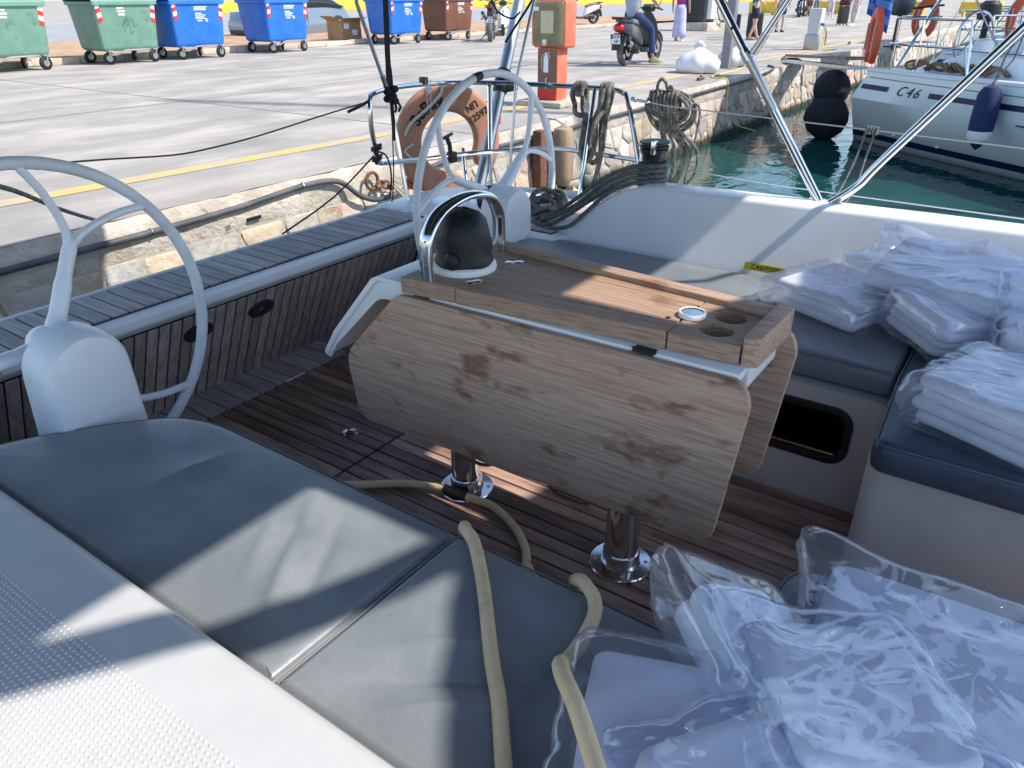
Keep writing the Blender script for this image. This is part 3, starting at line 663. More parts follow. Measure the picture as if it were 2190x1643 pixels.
# ============================================================ bimini and sprayhood overhead (above the picture; they shade the cockpit)
mat('canvas', (.045, .055, .085), .9, col2=(.035, .045, .07), nscale=30, bump=.2, bscale=80)
def canopy(par, name, outline, z, sag=.03, thick=.004, rise=None):
    """cloth stretched between outline points: fan grid with a light sag"""
    cx = sum(p[0] for p in outline)/len(outline); cy = sum(p[1] for p in outline)/len(outline)
    bm = B(); rings = []
    for s in (1, .75, .5, .25, .02): rings.append([(cx+(x-cx)*s, cy+(y-cy)*s, z+(rise(cx+(x-cx)*s, cy+(y-cy)*s) if rise else 0)+sag*(1-s*s)) for x, y in outline])
    loft(bm, rings+[[(a, b, c-thick) for a, b, c in r] for r in rings[::-1]], cap=False, loop=True)
    return obj(name, bm, 'canvas', par)
def dense(P, n=8):
    out = []
    for i in range(len(P)):
        a, b = Vector(P[i]), Vector(P[(i+1) % len(P)])
        out += [tuple(a.lerp(b, k/n)) for k in range(n)]
    return out
bi = thing('bimini', 'stainless bimini frame rising from the coaming, its canopy shading the cockpit', 'bimini', (3.05, .67, .72))
canopy(bi, 'canopy', dense([(-.55, -.10), (3.40, -.10), (3.60, .6), (3.72, 1.25), (3.96, 1.72), (3.92, 2.1), (3.3, 2.35), (2.9, 2.6), (2.88, 3.33), (-.35, 3.33)]), 2.0)
bm = B(); tube(bm, [(3.05, .690, .725), (3.055, 1.185, 1.422), (3.06, 1.60, 2.0)], .0165, 12); b1 = obj('bow_tube', bm, 'steel', bi)
for tq in (.18, .42, .62):
    p = Vector((3.05, .690, .725)).lerp(Vector((3.055, 1.185, 1.422)), 1-tq*.8); bm = B(); d = Vector((.005, .495, .697)).normalized()
    lathe(bm, [(.0001, .001), (.006, .001), (.006, 0)], p+Vector((-.0162, -.002, 0)), 10, Matrix.Rotation(-PI/2, 3, 'Y')); obj('locking_hole', bm, 'caulk', b1)
bm = B(); p0, p1 = Vector((3.042, .93, 1.03)), Vector((3.045, 1.07, 1.225)); tube(bm, [p0+Vector((-.004, -.02, .012)), p1+Vector((-.004, -.02, .012))], .0165, prof=[(u*.9, v*.55) for u, v in circ(0, 0, 1, 10)]); obj('sliding_sleeve', bm, 'steel_dull', b1)
bm = B(); tube(bm, spline([(3.05, .645, .722), (3.05, .56, .800), (3.05, .49, .905), (3.05, .18, 1.330)], 5)+[Vector((3.05, -.27, 1.96))], .0155, 12); obj('bow_tube', bm, 'steel', bi)
bm = B(); tube(bm, [(3.05, -.27, 1.96), (2.9, -.10, 1.99), (1.5, -.08, 2.015), (0, -.10, 1.99)], .0155, 10); tube(bm, [(3.06, 1.6, 1.985), (1.5, 1.62, 2.02), (0, 1.6, 1.985)], .0155, 10); obj('cross_tube', bm, 'steel', bi)
bm = B(); tube(bm, [(3.045, 1.022, 1.236), (3.05, .905, 1.445), (3.05, .62, 1.96)], .0130, 12); st = obj('strut_tube', bm, 'steel', bi)
bm = B(); tube(bm, [(3.045, 1.022, 1.236), (3.047, .985, 1.302)], .0150, 12); obj('strut_end', bm, 'steel_dull', st)
bm = B(); q = Vector((3.052, 1.048, 1.229)); d = Vector((.005, .495, .697)).normalized(); tube(bm, [q-d*.022, q+d*.022], .0205, 14); tube(bm, [q+Vector((-.01, -.012, .004)), (3.045, 1.020, 1.240)], .009, 8); obj('strut_clamp', bm, 'steel', bi)
bm = B(); bx(bm, 3.012, 3.095, .615, .735, .7185, .7245); obj('deck_plate', bm, 'steel', bi, bevel=.002)
bm = B(); tube(bm, [(2.60, 2.62, 1.56), (2.655, 2.70, 1.41), (2.797, 2.705, 1.070)], .0095, 10); tube(bm, [(2.60, 2.62, 1.56), (2.55, 2.55, 2.0)], .0095, 8); sa = obj('aft_strut', bm, 'steel_dull', bi)
bm = B(); tube(bm, [(2.785, 2.705, 1.10), (2.806, 2.705, 1.05)], .0125, 10); obj('strut_end', bm, 'steel', sa)
# black webbing strap with a bunched knot, holding the canopy down to the rail
stp = thing('webbing_strap', 'black webbing strap tied to the left end of the stern rail', 'strap', (2.83, 2.70, .8))
bm = B(); P1 = spline([(2.86, 2.70, 1.98), (2.845, 2.70, 1.50), (2.835, 2.70, 1.30), (2.828, 2.70, 1.17), (2.83, 2.70, 1.07), (2.832, 2.70, 1.02)], 4)
tube(bm, P1, [.018]*14+[.022]*(len(P1)-14), prof=[(.9, .12), (.9, -.12), (-.9, -.12), (-.9, .12)], up=(1, 0, 0)); obj('strap', bm, 'black_cloth', stp)
bm = B()
for k in range(7): ball(bm, (2.832+.02*math.sin(k*2.4), 2.70+.016*math.cos(k*2.4), 1.045-.011*k), (.024, .02, .018))
obj('knot', bm, 'black_cloth', stp)
for k in range(3):
    bm = B(); tube(bm, spline([(2.82+.014*k, 2.69, .99), (2.80+.03*k, 2.67, .955), (2.81+.022*k, 2.68, .93)], 4), .006, 6); obj('loose_loop', bm, 'black_cloth', stp)
bm = B(); P1 = spline([(2.832, 2.70, .99), (2.822, 2.69, .93), (2.812, 2.68, .87), (2.802, 2.675, .80)], 4); tube(bm, P1, .0125, prof=[(.9, .12), (.9, -.12), (-.9, -.12), (-.9, .12)], up=(1, 0, 0)); obj('tail', bm, 'black_cloth', stp)
# sprayhood ahead of the cockpit, and the stowed sail on its boom
sh = thing('sprayhood', 'canvas sprayhood over the companionway ahead of the cockpit', 'sprayhood', (1.6, -1.2, .7))
canopy(sh, 'hood', dense([(3.25, -.52), (2.83, -.66), (2.14, -.515), (1.93, -.43), (1.394, -.464), (1.19, -.58), (1.074, -.664), (.955, -.77), (.82, -.92), (.78, -1.75), (3.25, -1.75)], 3), 2.0, .01)
bm = B(); tube(bm, [(.80, -2.1, .6), (.80, -1.3, 1.99)], .013, 8); tube(bm, [(3.2, -2.1, .6), (3.2, -1.2, 1.99)], .013, 8); obj('hood_frame', bm, 'steel', sh)
bo = thing('boom', 'boom with stowed sail above the cockpit', 'boom', (1.6, -3, 2.6))
bm = B(); tube(bm, [(1.625, -4.6, 2.10), (1.625, -.12, 2.10), (1.625, .3, 2.11)], 1, prof=[(u, v) for u, v in circ(0, 0, .25, 14, .08)], up=(1, 0, 0)); obj('sail_bag', bm, 'canvas', bo)
bm = B(); tube(bm, [(.60, -.15, 2.05), (.97, -.38, 2.05), (1.20, -.485, 2.05), (1.46, -.57, 2.06)], .046, 8); obj('shade_band_roll', bm, 'canvas', sh)  # added canvas roll, out of view, casts the dark band across the near cushions
bm = B(); tube(bm, [(1.335, -.08, 2.0), (1.345, -.3, 2.0), (1.36, -.47, 2.0)], .028, 8); obj('shade_stripe_tube', bm, 'canvas', sh)  # added unseen tube, casts the narrow dark stripe along the cushion's inboard edge

# ============================================================ stern rail and everything on it
ps = thing('stern_rail', 'stainless steel stern rail on the port quarter in front of the quay', 'rail', (3.2, 2.6, .5))
up = spline([(2.735, 2.735, .74), (2.715, 2.735, .86), (2.715, 2.735, .95), (2.735, 2.75, 1.000), (2.79, 2.765, 1.018), (2.95, 2.80, 1.024), (3.18, 2.80, 1.022), (3.38, 2.74, 1.017), (3.52, 2.58, 1.013), (3.575, 2.38, 1.012), (3.595, 2.10, 1.013), (3.592, 1.90, 1.012), (3.58, 1.83, 1.0), (3.56, 1.79, .965), (3.50, 1.68, .69), (3.46, 1.62, .50)], 5)
bm = B(); tube(bm, up, .0125, 10); obj('top_rail', bm, 'steel', ps)
lowr = spline([(2.735, 2.735, .74), (2.745, 2.73, .705), (2.78, 2.73, .69), (3.05, 2.69, .672), (3.30, 2.60, .672), (3.48, 2.42, .680), (3.57, 2.20, .695), (3.555, 1.90, .695), (3.505, 1.69, .70)], 5)
bm = B(); tube(bm, lowr, .0118, 10); obj('mid_rail', bm, 'steel', ps)
for a, b in (((2.90, 2.785, 1.02), (2.90, 2.70, .48)), ((3.50, 2.60, 1.012), (3.36, 2.50, .47)), ((3.592, 2.0, 1.01), (3.44, 1.98, .47)), ((3.40, 2.72, .67), (3.30, 2.62, .47))):
    bm = B(); tube(bm, [a, b], .0118, 10); obj('stanchion', bm, 'steel', ps)
for z, s in ((.765, 1), (.715, .8)):
    bm = B(); c = Vector((2.725, 2.735, z)); lathe(bm, [(.014, -.012), (.019, -.010), (.019, .010), (.014, .012)], c, 10); ball(bm, c+Vector((.012, -.02, .01)), .015*s); ball(bm, c+Vector((-.012, -.018, -.012)), .013*s); tube(bm, [c+Vector((-.02, -.02, .02)), c+Vector((.025, -.024, .022))], .006, 6); obj('line_clip', bm, 'black_plastic', ps)
bm = B(); c = Vector((3.20, 2.645, .672)); bx(bm, c.x-.02, c.x+.02, c.y-.03, c.y+.012, c.z-.035, c.z+.02); tube(bm, [c, c+Vector((-.03, -.02, .06)), c+Vector((-.05, -.02, .10))], .013, 8); tube(bm, [c+Vector((-.08, -.02, .10)), c+Vector((-.005, -.02, .115))], .009, 8); obj('lamp_bracket', bm, 'black_plastic', ps, bevel=.004)
# aluminium pole with black clamp, and the thin tube beside it
po = thing('flag_pole_tube', 'thick grey aluminium pole leaning outward, clamped to the stern rail behind far wheel', 'pole', (3.33, 2.55, .48))
bm = B(); tube(bm, [(3.325, 2.555, .48), (3.62, 2.60, 1.02), (4.02, 2.66, 1.75)], .0325, 14); obj('tube', bm, 'aluminium', po)
p0 = Vector((3.325, 2.555, .48)); p1 = Vector((3.62, 2.60, 1.02)); d = (p1-p0).normalized()
bm = B(); tube(bm, [p1-d*.075, p1-d*.06, p1+d*.045, p1+d*.055], [.036, .042, .042, .036], 14); bx(bm, p1.x-.02, p1.x+.07, p1.y-.055, p1.y+.02, p1.z-.06, p1.z-.005); tube(bm, [p1+Vector((-.05, -.02, .03)), p1+Vector((.05, -.02, .055))], .007, 8); cl = obj('clamp', bm, 'black_plastic', po, bevel=.004)
bm = B(); tube(bm, [Vector((p1.x+.045, p1.y-.058, p1.z-.032))+Vector((.012*math.cos(a), 0, .016*math.sin(a))) for a in np.linspace(0, 2*PI, 15)[:-1]], .002, 5, closed=True); obj('clamp_ring', bm, 'white_paint', cl)
bm = B(); tube(bm, [(3.335, 2.36, .47), (3.345, 2.35, .70), (3.394, 2.35, 1.052), (3.555, 2.35, 1.414), (3.72, 2.35, 1.80)], .0085, 10)
po2 = tag(obj('antenna_tube', bm, 'steel_dull'), 'thin steel tube standing just right of the thick aluminium pole', 'tube')
bm = B(); tube(bm, spline([(3.47, 2.56, 1.42), (3.45, 2.5, 1.36), (3.46, 2.42, 1.33), (3.50, 2.4, 1.36)], 5), .005, 6); tube(bm, spline([(3.44, 2.45, 1.22), (3.48, 2.4, 1.31), (3.53, 2.38, 1.37), (3.57, 2.36, 1.43)], 5), .006, 6)
tag(obj('lashing_cord', bm, 'black_cloth'), 'black cord lashing the two poles together beside the fire extinguisher post', 'cord')
# horseshoe life ring hung outside the rail
mat('ring_orange', (.45, .215, .14), .65, col2=(.37, .165, .10), nscale=5, bump=.12, bscale=12)
br = thing('life_ring', 'orange horseshoe life ring with black lettering hung on the stern rail', 'life ring', (3.58, 2.98, .33))
A0 = Vector((3.33, 3.169, 0)); DU = Vector((.62, -.45, 0)).normalized(); DN = Vector((-DU.y, DU.x, 0))*-1
def rp(a, r, wv=0): return A0+DU*(.316+r*1.088*math.cos(a))+Vector((0, 0, .658+r*1.132*math.sin(a)))+DN*wv
bm = B(); rings = []
pr = roundpoly([(-.071, -.040), (.071, -.040), (.071, .040), (-.071, .040)], .028, 4)
AN = np.linspace(rad(-33), rad(285), 44)
for i, a in enumerate(AN):
    s = 1 if 0 < i < 43 else .8
    rings.append([rp(a, .222+u*s, v*s) for u, v in pr])
e0 = AN[0]-.10; e1 = AN[-1]+.10
rings = [[rp(e0, .222+u*.4, v*.4) for u, v in pr]]+rings+[[rp(e1, .222+u*.4, v*.4) for u, v in pr]]
loft(bm, rings); rb = obj('float', bm, 'ring_orange', br, ang=180)
def rtext(s, a, r, size, rot, bold):
    def f(u, v, wv):
        aa = a-u/r if rot is None else a
        if rot is None: return rp(aa, r+v, .0415+wv)
        c, sn = math.cos(rot), math.sin(rot); o = rp(a, r, .0415+wv); return o+DU*(u*c-v*sn)+Vector((0, 0, u*sn+v*c))
    obj('lettering', text_bm(s, size, bold, f, .0008), 'ink', rb, smooth=False)
rtext('NП', rad(52), .218, .052, rad(28), .0016); rtext('12597', rad(37), .212, .054, rad(30), .0016); rtext('SeBay', rad(125), .212, .085, None, .003)
bm = B(); rr = spline([rp(rad(168), .25, .045), rp(rad(152), .235, .056), rp(rad(125), .212, .058), rp(rad(100), .245, .056), rp(rad(96), .285, .045)], 6); tube(bm, rr, .0085, 8); tube(bm, spline([rp(rad(178), .20, .048), rp(rad(186), .25, .05), rp(rad(200), .22, .052), rp(rad(212), .20, .05)], 6), .007, 8); obj('grab_rope', bm, mat('rope_white', (.55, .55, .53), .9, bump=.6, bscale=80), br)
for a in (rad(20), rad(222)):
    bm = B(); c = rp(a, .30); tube(bm, [rp(a-.10, .302), rp(a, .312), rp(a+.10, .302)], .02, 8); obj('rope_patch', bm, mat('ring_red', (.55, .09, .04), .6), br)
bm = B(); c = Vector((3.19, 2.80, 1.022)); bx(bm, c.x-.016, c.x+.016, c.y-.02, c.y+.02, c.z-.002, c.z+.035); cb = obj('strap_buckle', bm, mat('maroon_plastic', (.13, .03, .035), .5), br, bevel=.004)
bm = B(); lathe(bm, [(.006, 0), (.021, 0), (.022, .004), (.021, .007), (.006, .007)], c+Vector((.0, -.03, -.02)), 18, Matrix.Rotation(PI/2, 3, 'X'), cap=False)
pl = obj('block_sheave', bm, 'white_paint', br)
for k in range(6):
    a = k*PI/3; bm = B(); lathe(bm, [(.0001, .0012), (.0035, .0012), (.0035, 0)], c+Vector((.014*math.cos(a), -.0372, -.02+.014*math.sin(a))), 8, Matrix.Rotation(PI/2, 3, 'X')); obj('sheave_hole', bm, 'ink', pl)
for s in (-1, 1):
    bm = B(); tube(bm, [c+Vector((s*.018, -.03, .02)), c+Vector((s*.018, -.032, -.02)), c+Vector((s*.012-.005, -.03, -.14))], .0022, 6); obj('lanyard', bm, 'rope_white', br)

# ============================================================ ropes, winch, lines
def ropeobj(name, label, pts, r, m, n=6, cat='rope', closed=False, group=None):
    bm = B(); tube(bm, spline(pts, n, closed), r, 8, closed=closed); return tag(obj(name, bm, m, ang=180), label, cat, group)
# coil hung over the port stern rail
rc = thing('rope_coil', 'grey braided rope coil hung in long loops over the stern rail', 'rope', (3.59, 1.98, 1.0))
def hang(y0, y1, z1, dx, name='loop', ztop=1.03, m='rope_grey', X=3.59):
    bm = B(); P2 = [(X-.03, y0, ztop-.06), (X-.012, y0, ztop), (X+.02, y0-.005, ztop-.02), (X+.02, y0-.01, ztop-.12), (X-.01+dx, (y0*2+y1)/3, (ztop+z1)/2), (X-.03+dx, (y0+y1)/2+.03, z1+.05), (X-.035+dx, (y0+y1)/2-.005, z1), (X-.03+dx, (y0+y1)/2-.045, z1+.055), (X-.035+dx, (y0+2*y1)/3-.02, (ztop+z1)/2), (X-.035, y1, ztop-.10), (X-.022, y1, ztop-.01), (X+.008, y1, ztop+.004)]
    tube(bm, spline(P2, 5), .0135, 8); obj(name, bm, m, rc, ang=180)
for y0, y1, z1, dx in ((2.085, 1.945, .68, 0), (2.065, 1.925, .70, -.022), (2.06, 1.905, .645, .012), (2.075, 1.915, .66, -.04)): hang(y0, y1, z1, dx)
bm = B(); tube(bm, spline([(3.57, 2.10, .93), (3.565, 2.115, .98), (3.575, 2.10, 1.025), (3.60, 2.09, 1.02), (3.60, 2.06, .93), (3.57, 2.055, .88), (3.56, 2.09, .89), (3.57, 2.10, .93)], 6), .0135, 8); obj('turn', bm, 'rope_grey', rc, ang=180)
bm = B(); tube(bm, spline([(3.59, 1.93, 1.02), (3.55, 1.925, 1.0), (3.54, 1.935, .93), (3.55, 1.95, .87), (3.56, 1.94, .93), (3.575, 1.915, 1.025), (3.60, 1.90, 1.0), (3.56, 1.90, .90), (3.50, 1.895, .70), (3.44, 1.90, .56), (3.36, 1.90, .50)], 6), .0125, 8); obj('tail', bm, 'rope_grey', rc, ang=180)
# coil lashed to the lifeline
rc = thing('rope_coil', 'weathered grey rope coil lashed round the lifeline with hanging tail', 'rope', (3.6, 1.58, .95))
for k in range(6):
    bm = B(); a = k*.9; P2 = [(3.585+.02*math.sin(t+a)+.012*(k % 3), 1.585+.115*math.cos(t)+.012*math.sin(a), .965+(.035+.012*k)*math.sin(t)-.008*k) for t in np.linspace(0, 2*PI, 17)[:-1]]
    tube(bm, spline(P2, 3, True), .0092, 8, closed=True); obj('loop', bm, 'rope_grey', rc, ang=180)
for k in range(8):
    bm = B(); y = 1.665-.019*k; tube(bm, spline([(3.605, y, .955), (3.60, y+.004, 1.005+.006*math.sin(k)), (3.57, y+.006, 1.018), (3.553, y+.004, .985), (3.56, y, .94), (3.59, y, .935)], 4, True), .0085, 8, closed=True); obj('wrap', bm, 'rope_grey', rc, ang=180)
bm = B(); tube(bm, spline([(3.57, 1.635, 1.0), (3.565, 1.64, 1.045), (3.57, 1.625, 1.075), (3.58, 1.605, 1.06), (3.575, 1.59, 1.03), (3.57, 1.575, 1.045), (3.575, 1.56, 1.02), (3.58, 1.58, .99)], 5), .008, 8); obj('top_knot', bm, 'rope_grey', rc, ang=180)
for k in range(7):
    bm = B(); y = 1.625-.016*k; sw = .03*math.sin(k*1.7); tube(bm, spline([(3.575, y, .93), (3.585, y-.01, .85), (3.59, y-.03-.012*k+sw*.5, .76), (3.585, y-.03-.02*k*.5+sw, .64), (3.57, y-.02+sw, .56), (3.56, y-.01+sw*.5, .52-.01*(k % 3))], 4), .0085, 8); obj('hanging_tail', bm, 'rope_grey', rc, ang=180)
ropeobj('loose_line', 'single thin rope end trailing from the coil on the lifeline', [(3.60, 1.47, .97), (3.61, 1.44, .96), (3.61, 1.43, .90), (3.60, 1.44, .78), (3.59, 1.455, .66), (3.58, 1.47, .55), (3.57, 1.48, .49)], .006, 'rope_grey')
# self-tailing winch
wn = thing('winch', 'black self-tailing winch on the far coaming wrapped with grey rope', 'winch', (3.06, 1.40, .70))
bm = B(); lathe(bm, [(.066, -.02), (.066, .004), (.060, .02), (.050, .05), (.047, .10), (.052, .13), (.060, .142), (.060, .150), (.05, .1505)], (3.06, 1.40, .70), 32); obj('drum', bm, 'black_plastic', wn, ang=40)
bm = B(); lathe(bm, [(.044, .150), (.062, .156), (.063, .163), (.05, .165), (.05, .170), (.064, .174), (.064, .181), (.03, .186), (.0005, .187)], (3.06, 1.40, .70), 32); obj('self_tailer_jaw', bm, 'black_plastic', wn, ang=40)
bm = B(); bx(bm, 2.988, 3.022, 1.366, 1.384, .835, .892); obj('stripper_arm', bm, 'steel', wn, bevel=.004)
for k in range(4):
    bm = B(); z = .715+.021*k; tube(bm, [(3.06+.058*math.cos(a), 1.40+.058*math.sin(a), z+.002*a) for a in np.linspace(0, 2*PI, 25)[:-1]], .010, 8, closed=True); obj('rope_turn', bm, 'rope_dark', wn, ang=180)
rl = thing('winch_rope', 'dark grey ropes led off the winch and looped over the end of the far coaming', 'rope', (3.0, 1.5, .70))
LT = [[(3.01, 1.40, .775), (2.98, 1.46, .778), (2.95, 1.58, .72), (2.925, 1.70, .62), (2.93, 1.82, .535), (2.92, 1.87, .505), (2.88, 1.865, .498), (2.865, 1.80, .502), (2.88, 1.72, .55), (2.92, 1.63, .62), (2.99, 1.53, .70)],
      [(3.00, 1.39, .755), (2.97, 1.46, .755), (2.94, 1.57, .70), (2.92, 1.69, .60), (2.905, 1.80, .53), (2.90, 1.85, .508), (2.93, 1.885, .50), (2.98, 1.90, .505), (3.04, 1.88, .508)],
      [(3.00, 1.385, .735), (2.96, 1.45, .735), (2.925, 1.55, .685), (2.89, 1.66, .60), (2.87, 1.76, .525), (2.855, 1.83, .502), (2.87, 1.875, .497), (2.92, 1.865, .505), (2.99, 1.80, .53)],
      [(3.00, 1.38, .718), (2.95, 1.44, .718), (2.91, 1.53, .672), (2.875, 1.60, .60), (2.845, 1.68, .52), (2.84, 1.77, .495), (2.86, 1.86, .492), (2.90, 1.91, .494), (2.97, 1.92, .50), (3.05, 1.92, .50)]]
for P2 in LT:
    bm = B(); tube(bm, spline(P2, 6), .0092, 8); obj('rope_length', bm, 'rope_dark', rl, ang=180)
rd = thing('rope_pile', 'loose grey rope heap lying on the far quarter deck', 'rope', (3.15, 1.95, .49))
for k in range(5):
    bm = B(); a0 = k*1.3; tube(bm, spline([(3.12+.13*math.cos(t+a0)*(1-.1*k)+.03*math.sin(k*3), 1.97+.075*math.sin(t+a0), .504+.014*k+.02*math.sin(t*2+k)) for t in np.linspace(0, 5.2, 9)], 4), .0125, 8); obj('rope_length', bm, 'rope_grey', rd, ang=180)
# lifelines and stern lines
lf = thing('lifeline', 'steel wire lifelines running forward from the stern rail along the side deck', 'lifeline', (3.5, 1.7, .7))
for z0, pts in ((0, [(3.555, 1.775, .98), (3.50, 1.55, .965), (3.42, .70, .948), (3.36, .0, .93), (3.30, -2, .92)]), (1, [(3.50, 1.67, .69), (3.40, .9, .685), (3.34, .0, .69), (3.28, -2, .70)])):
    bm = B(); tube(bm, pts, .0032, 6); obj('wire', bm, 'steel_dull', lf)
bm = B(); tube(bm, [(3.545, 1.74, .976), (3.525, 1.66, .972)], .008, 8); tube(bm, [(3.55, 1.765, .979), (3.545, 1.74, .976)], .012, 8); obj('turnbuckle', bm, 'steel_dull', lf)
bm = B(); tube(bm, [(3.28, -2.0, .50), (3.28, -2.0, .93)], .012, 8); obj('lifeline_post', bm, 'steel', lf)
fl = thing('fender_line', 'twin thin grey lines knotted round the upper lifeline', 'rope', (3.38, .62, .70))
bm = B()
for k in range(4): tube(bm, [(3.415+.012*math.cos(a), .635-.012*k, .945+.014*math.sin(a)) for a in np.linspace(0, 2*PI, 11)[:-1]], .005, 6, closed=True)
obj('knot', bm, 'rope_dark', fl, ang=180)
for y0, y1 in ((.640, .665), (.605, .615)):
    bm = B(); tube(bm, spline([(3.41, y0, .94), (3.38, y0+.008, .85), (3.30, y1, .74), (3.20, y1+.01, .69)], 4), .0048, 6); obj('line', bm, 'rope_dark', fl, ang=180)
ropeobj('stern_line', 'thin dark line sagging from the rail end towards the left edge above the quay', [(2.70, 2.74, .985), (2.425, 2.76, .952), (2.112, 2.80, .906), (1.90, 2.84, .882), (1.735, 2.88, .873), (1.421, 2.95, .893), (1.0, 3.05, .90), (-.3, 3.3, .90)], .0036, 'rope_thin', 4)
bm = B(); tube(bm, [(2.715, 2.735, .99), (2.66, 2.75, .968), (2.60, 2.765, .95)], .0075, 8); tag(obj('line_fitting', bm, 'black_plastic'), 'dark turnbuckle at the left end of the stern rail', 'turnbuckle')
ropeobj('red_line', 'thin dark red line from the stern rail down over the teak transom', [(2.715, 2.735, .735), (2.4, 2.70, .60), (2.05, 2.665, .512)], .0042, 'rope_red', 3)
ropeobj('red_halyard', 'thin red cord hanging from the black knot on the stern rail', [(2.90, 2.77, 1.02), (2.895, 2.76, .97), (2.84, 2.71, .90), (2.81, 2.69, .8), (2.80, 2.69, .65), (2.79, 2.70, .53), (2.78, 2.70, .50)], .0032, 'rope_red', 4)
ropeobj('black_cord', 'thin black cord dangling from the clips on the rail end', [(2.73, 2.72, .755), (2.775, 2.71, .73), (2.79, 2.70, .66), (2.785, 2.70, .58), (2.765, 2.70, .52)], .0045, 'black_cloth', 4)
# steel strip of hose: beige hose crossing the cockpit
mat('hose_beige', (.82, .62, .37), .42, col2=(.74, .54, .31), nscale=10, bump=.35, bscale=150, spots=(.5, .40, .25), spotscale=14, spotlo=.6, spotw=.1, spotmax=.6)
hs = thing('hose', 'thick beige water hose taped black at the table leg and lying over the near cushion', 'hose', (1.45, 1.2, 0))
bm = B(); tube(bm, spline([(1.26, 1.64, .05), (1.36, 1.57, .02), (1.452, 1.455, .017), (1.497, 1.327, .024), (1.503, 1.224, .026), (1.515, 1.13, .017), (1.455, 1.00, .017), (1.36, .91, .017), (1.2, .86, .05), (1.02, .80, .20), (.965, .80, .40), (.945, .785, .468), (.915, .755, .493), (.893, .718, .491), (.812, .636, .489), (.69, .528, .488), (.625, .466, .488), (.54, .396, .488), (.45, .32, .57), (.3, .25, .60)], 7), .0128, 10); obj('pipe', bm, 'hose_beige', hs, ang=180)
bm = B(); tube(bm, [(1.497, 1.318, .0245), (1.500, 1.27, .0258), (1.503, 1.232, .026)], .0158, 10); obj('black_tape', bm, 'black_rubber', hs)
bm = B(); tube(bm, spline([(1.36, .91, .017), (1.20, .70, .02), (1.02, .52, .20), (.965, .53, .42), (.938, .512, .472), (.918, .488, .493), (.895, .455, .493), (.858, .434, .491), (.788, .421, .494), (.73, .412, .515), (.682, .395, .562), (.640, .363, .592), (.595, .315, .606), (.52, .24, .61)], 7), .0128, 10)
obj('second_pipe', bm, 'hose_beige', hs, ang=180)
# ============================================================ things on the quay
mat('bin_green', (.12, .25, .195), .5, col2=(.155, .285, .23), nscale=3, ndetail=6, spots=(.09, .14, .11), spotscale=5, spotlo=.60, spotw=.1, spotmax=.6)
mat('bin_blue', (.015, .135, .52), .4, col2=(.025, .165, .58), nscale=3, spots=(.05, .12, .30), spotscale=5, spotlo=.61, spotw=.1, spotmax=.6)
mat('bin_brown', (.17, .075, .045), .45, col2=(.20, .09, .055), nscale=3)
mat('tape_red', (.65, .04, .04), .4); mat('tape_white', (.75, .76, .78), .4)
mat('galvanised', (.42, .42, .41), .45, metal=.9)
BINX = [(7.30, 'bin_green', 'green wheeled waste container at the left edge, nearest of the row', 0, .03), (9.68, 'bin_green', 'green wheeled waste container with dark scribble beside the blue bins', 1, -.02), (11.32, 'bin_blue', 'blue wheeled recycling container next to the green ones', 0, .0),
        (13.85, 'bin_blue', 'blue wheeled recycling container left of the gap with the car', 0, .02), (18.2, 'bin_blue', 'blue wheeled recycling container behind the black strap, beside cardboard box', 0, -.04), (20.75, 'bin_brown', 'brown wheeled waste container next to the motorcycles', 0, -.03)]
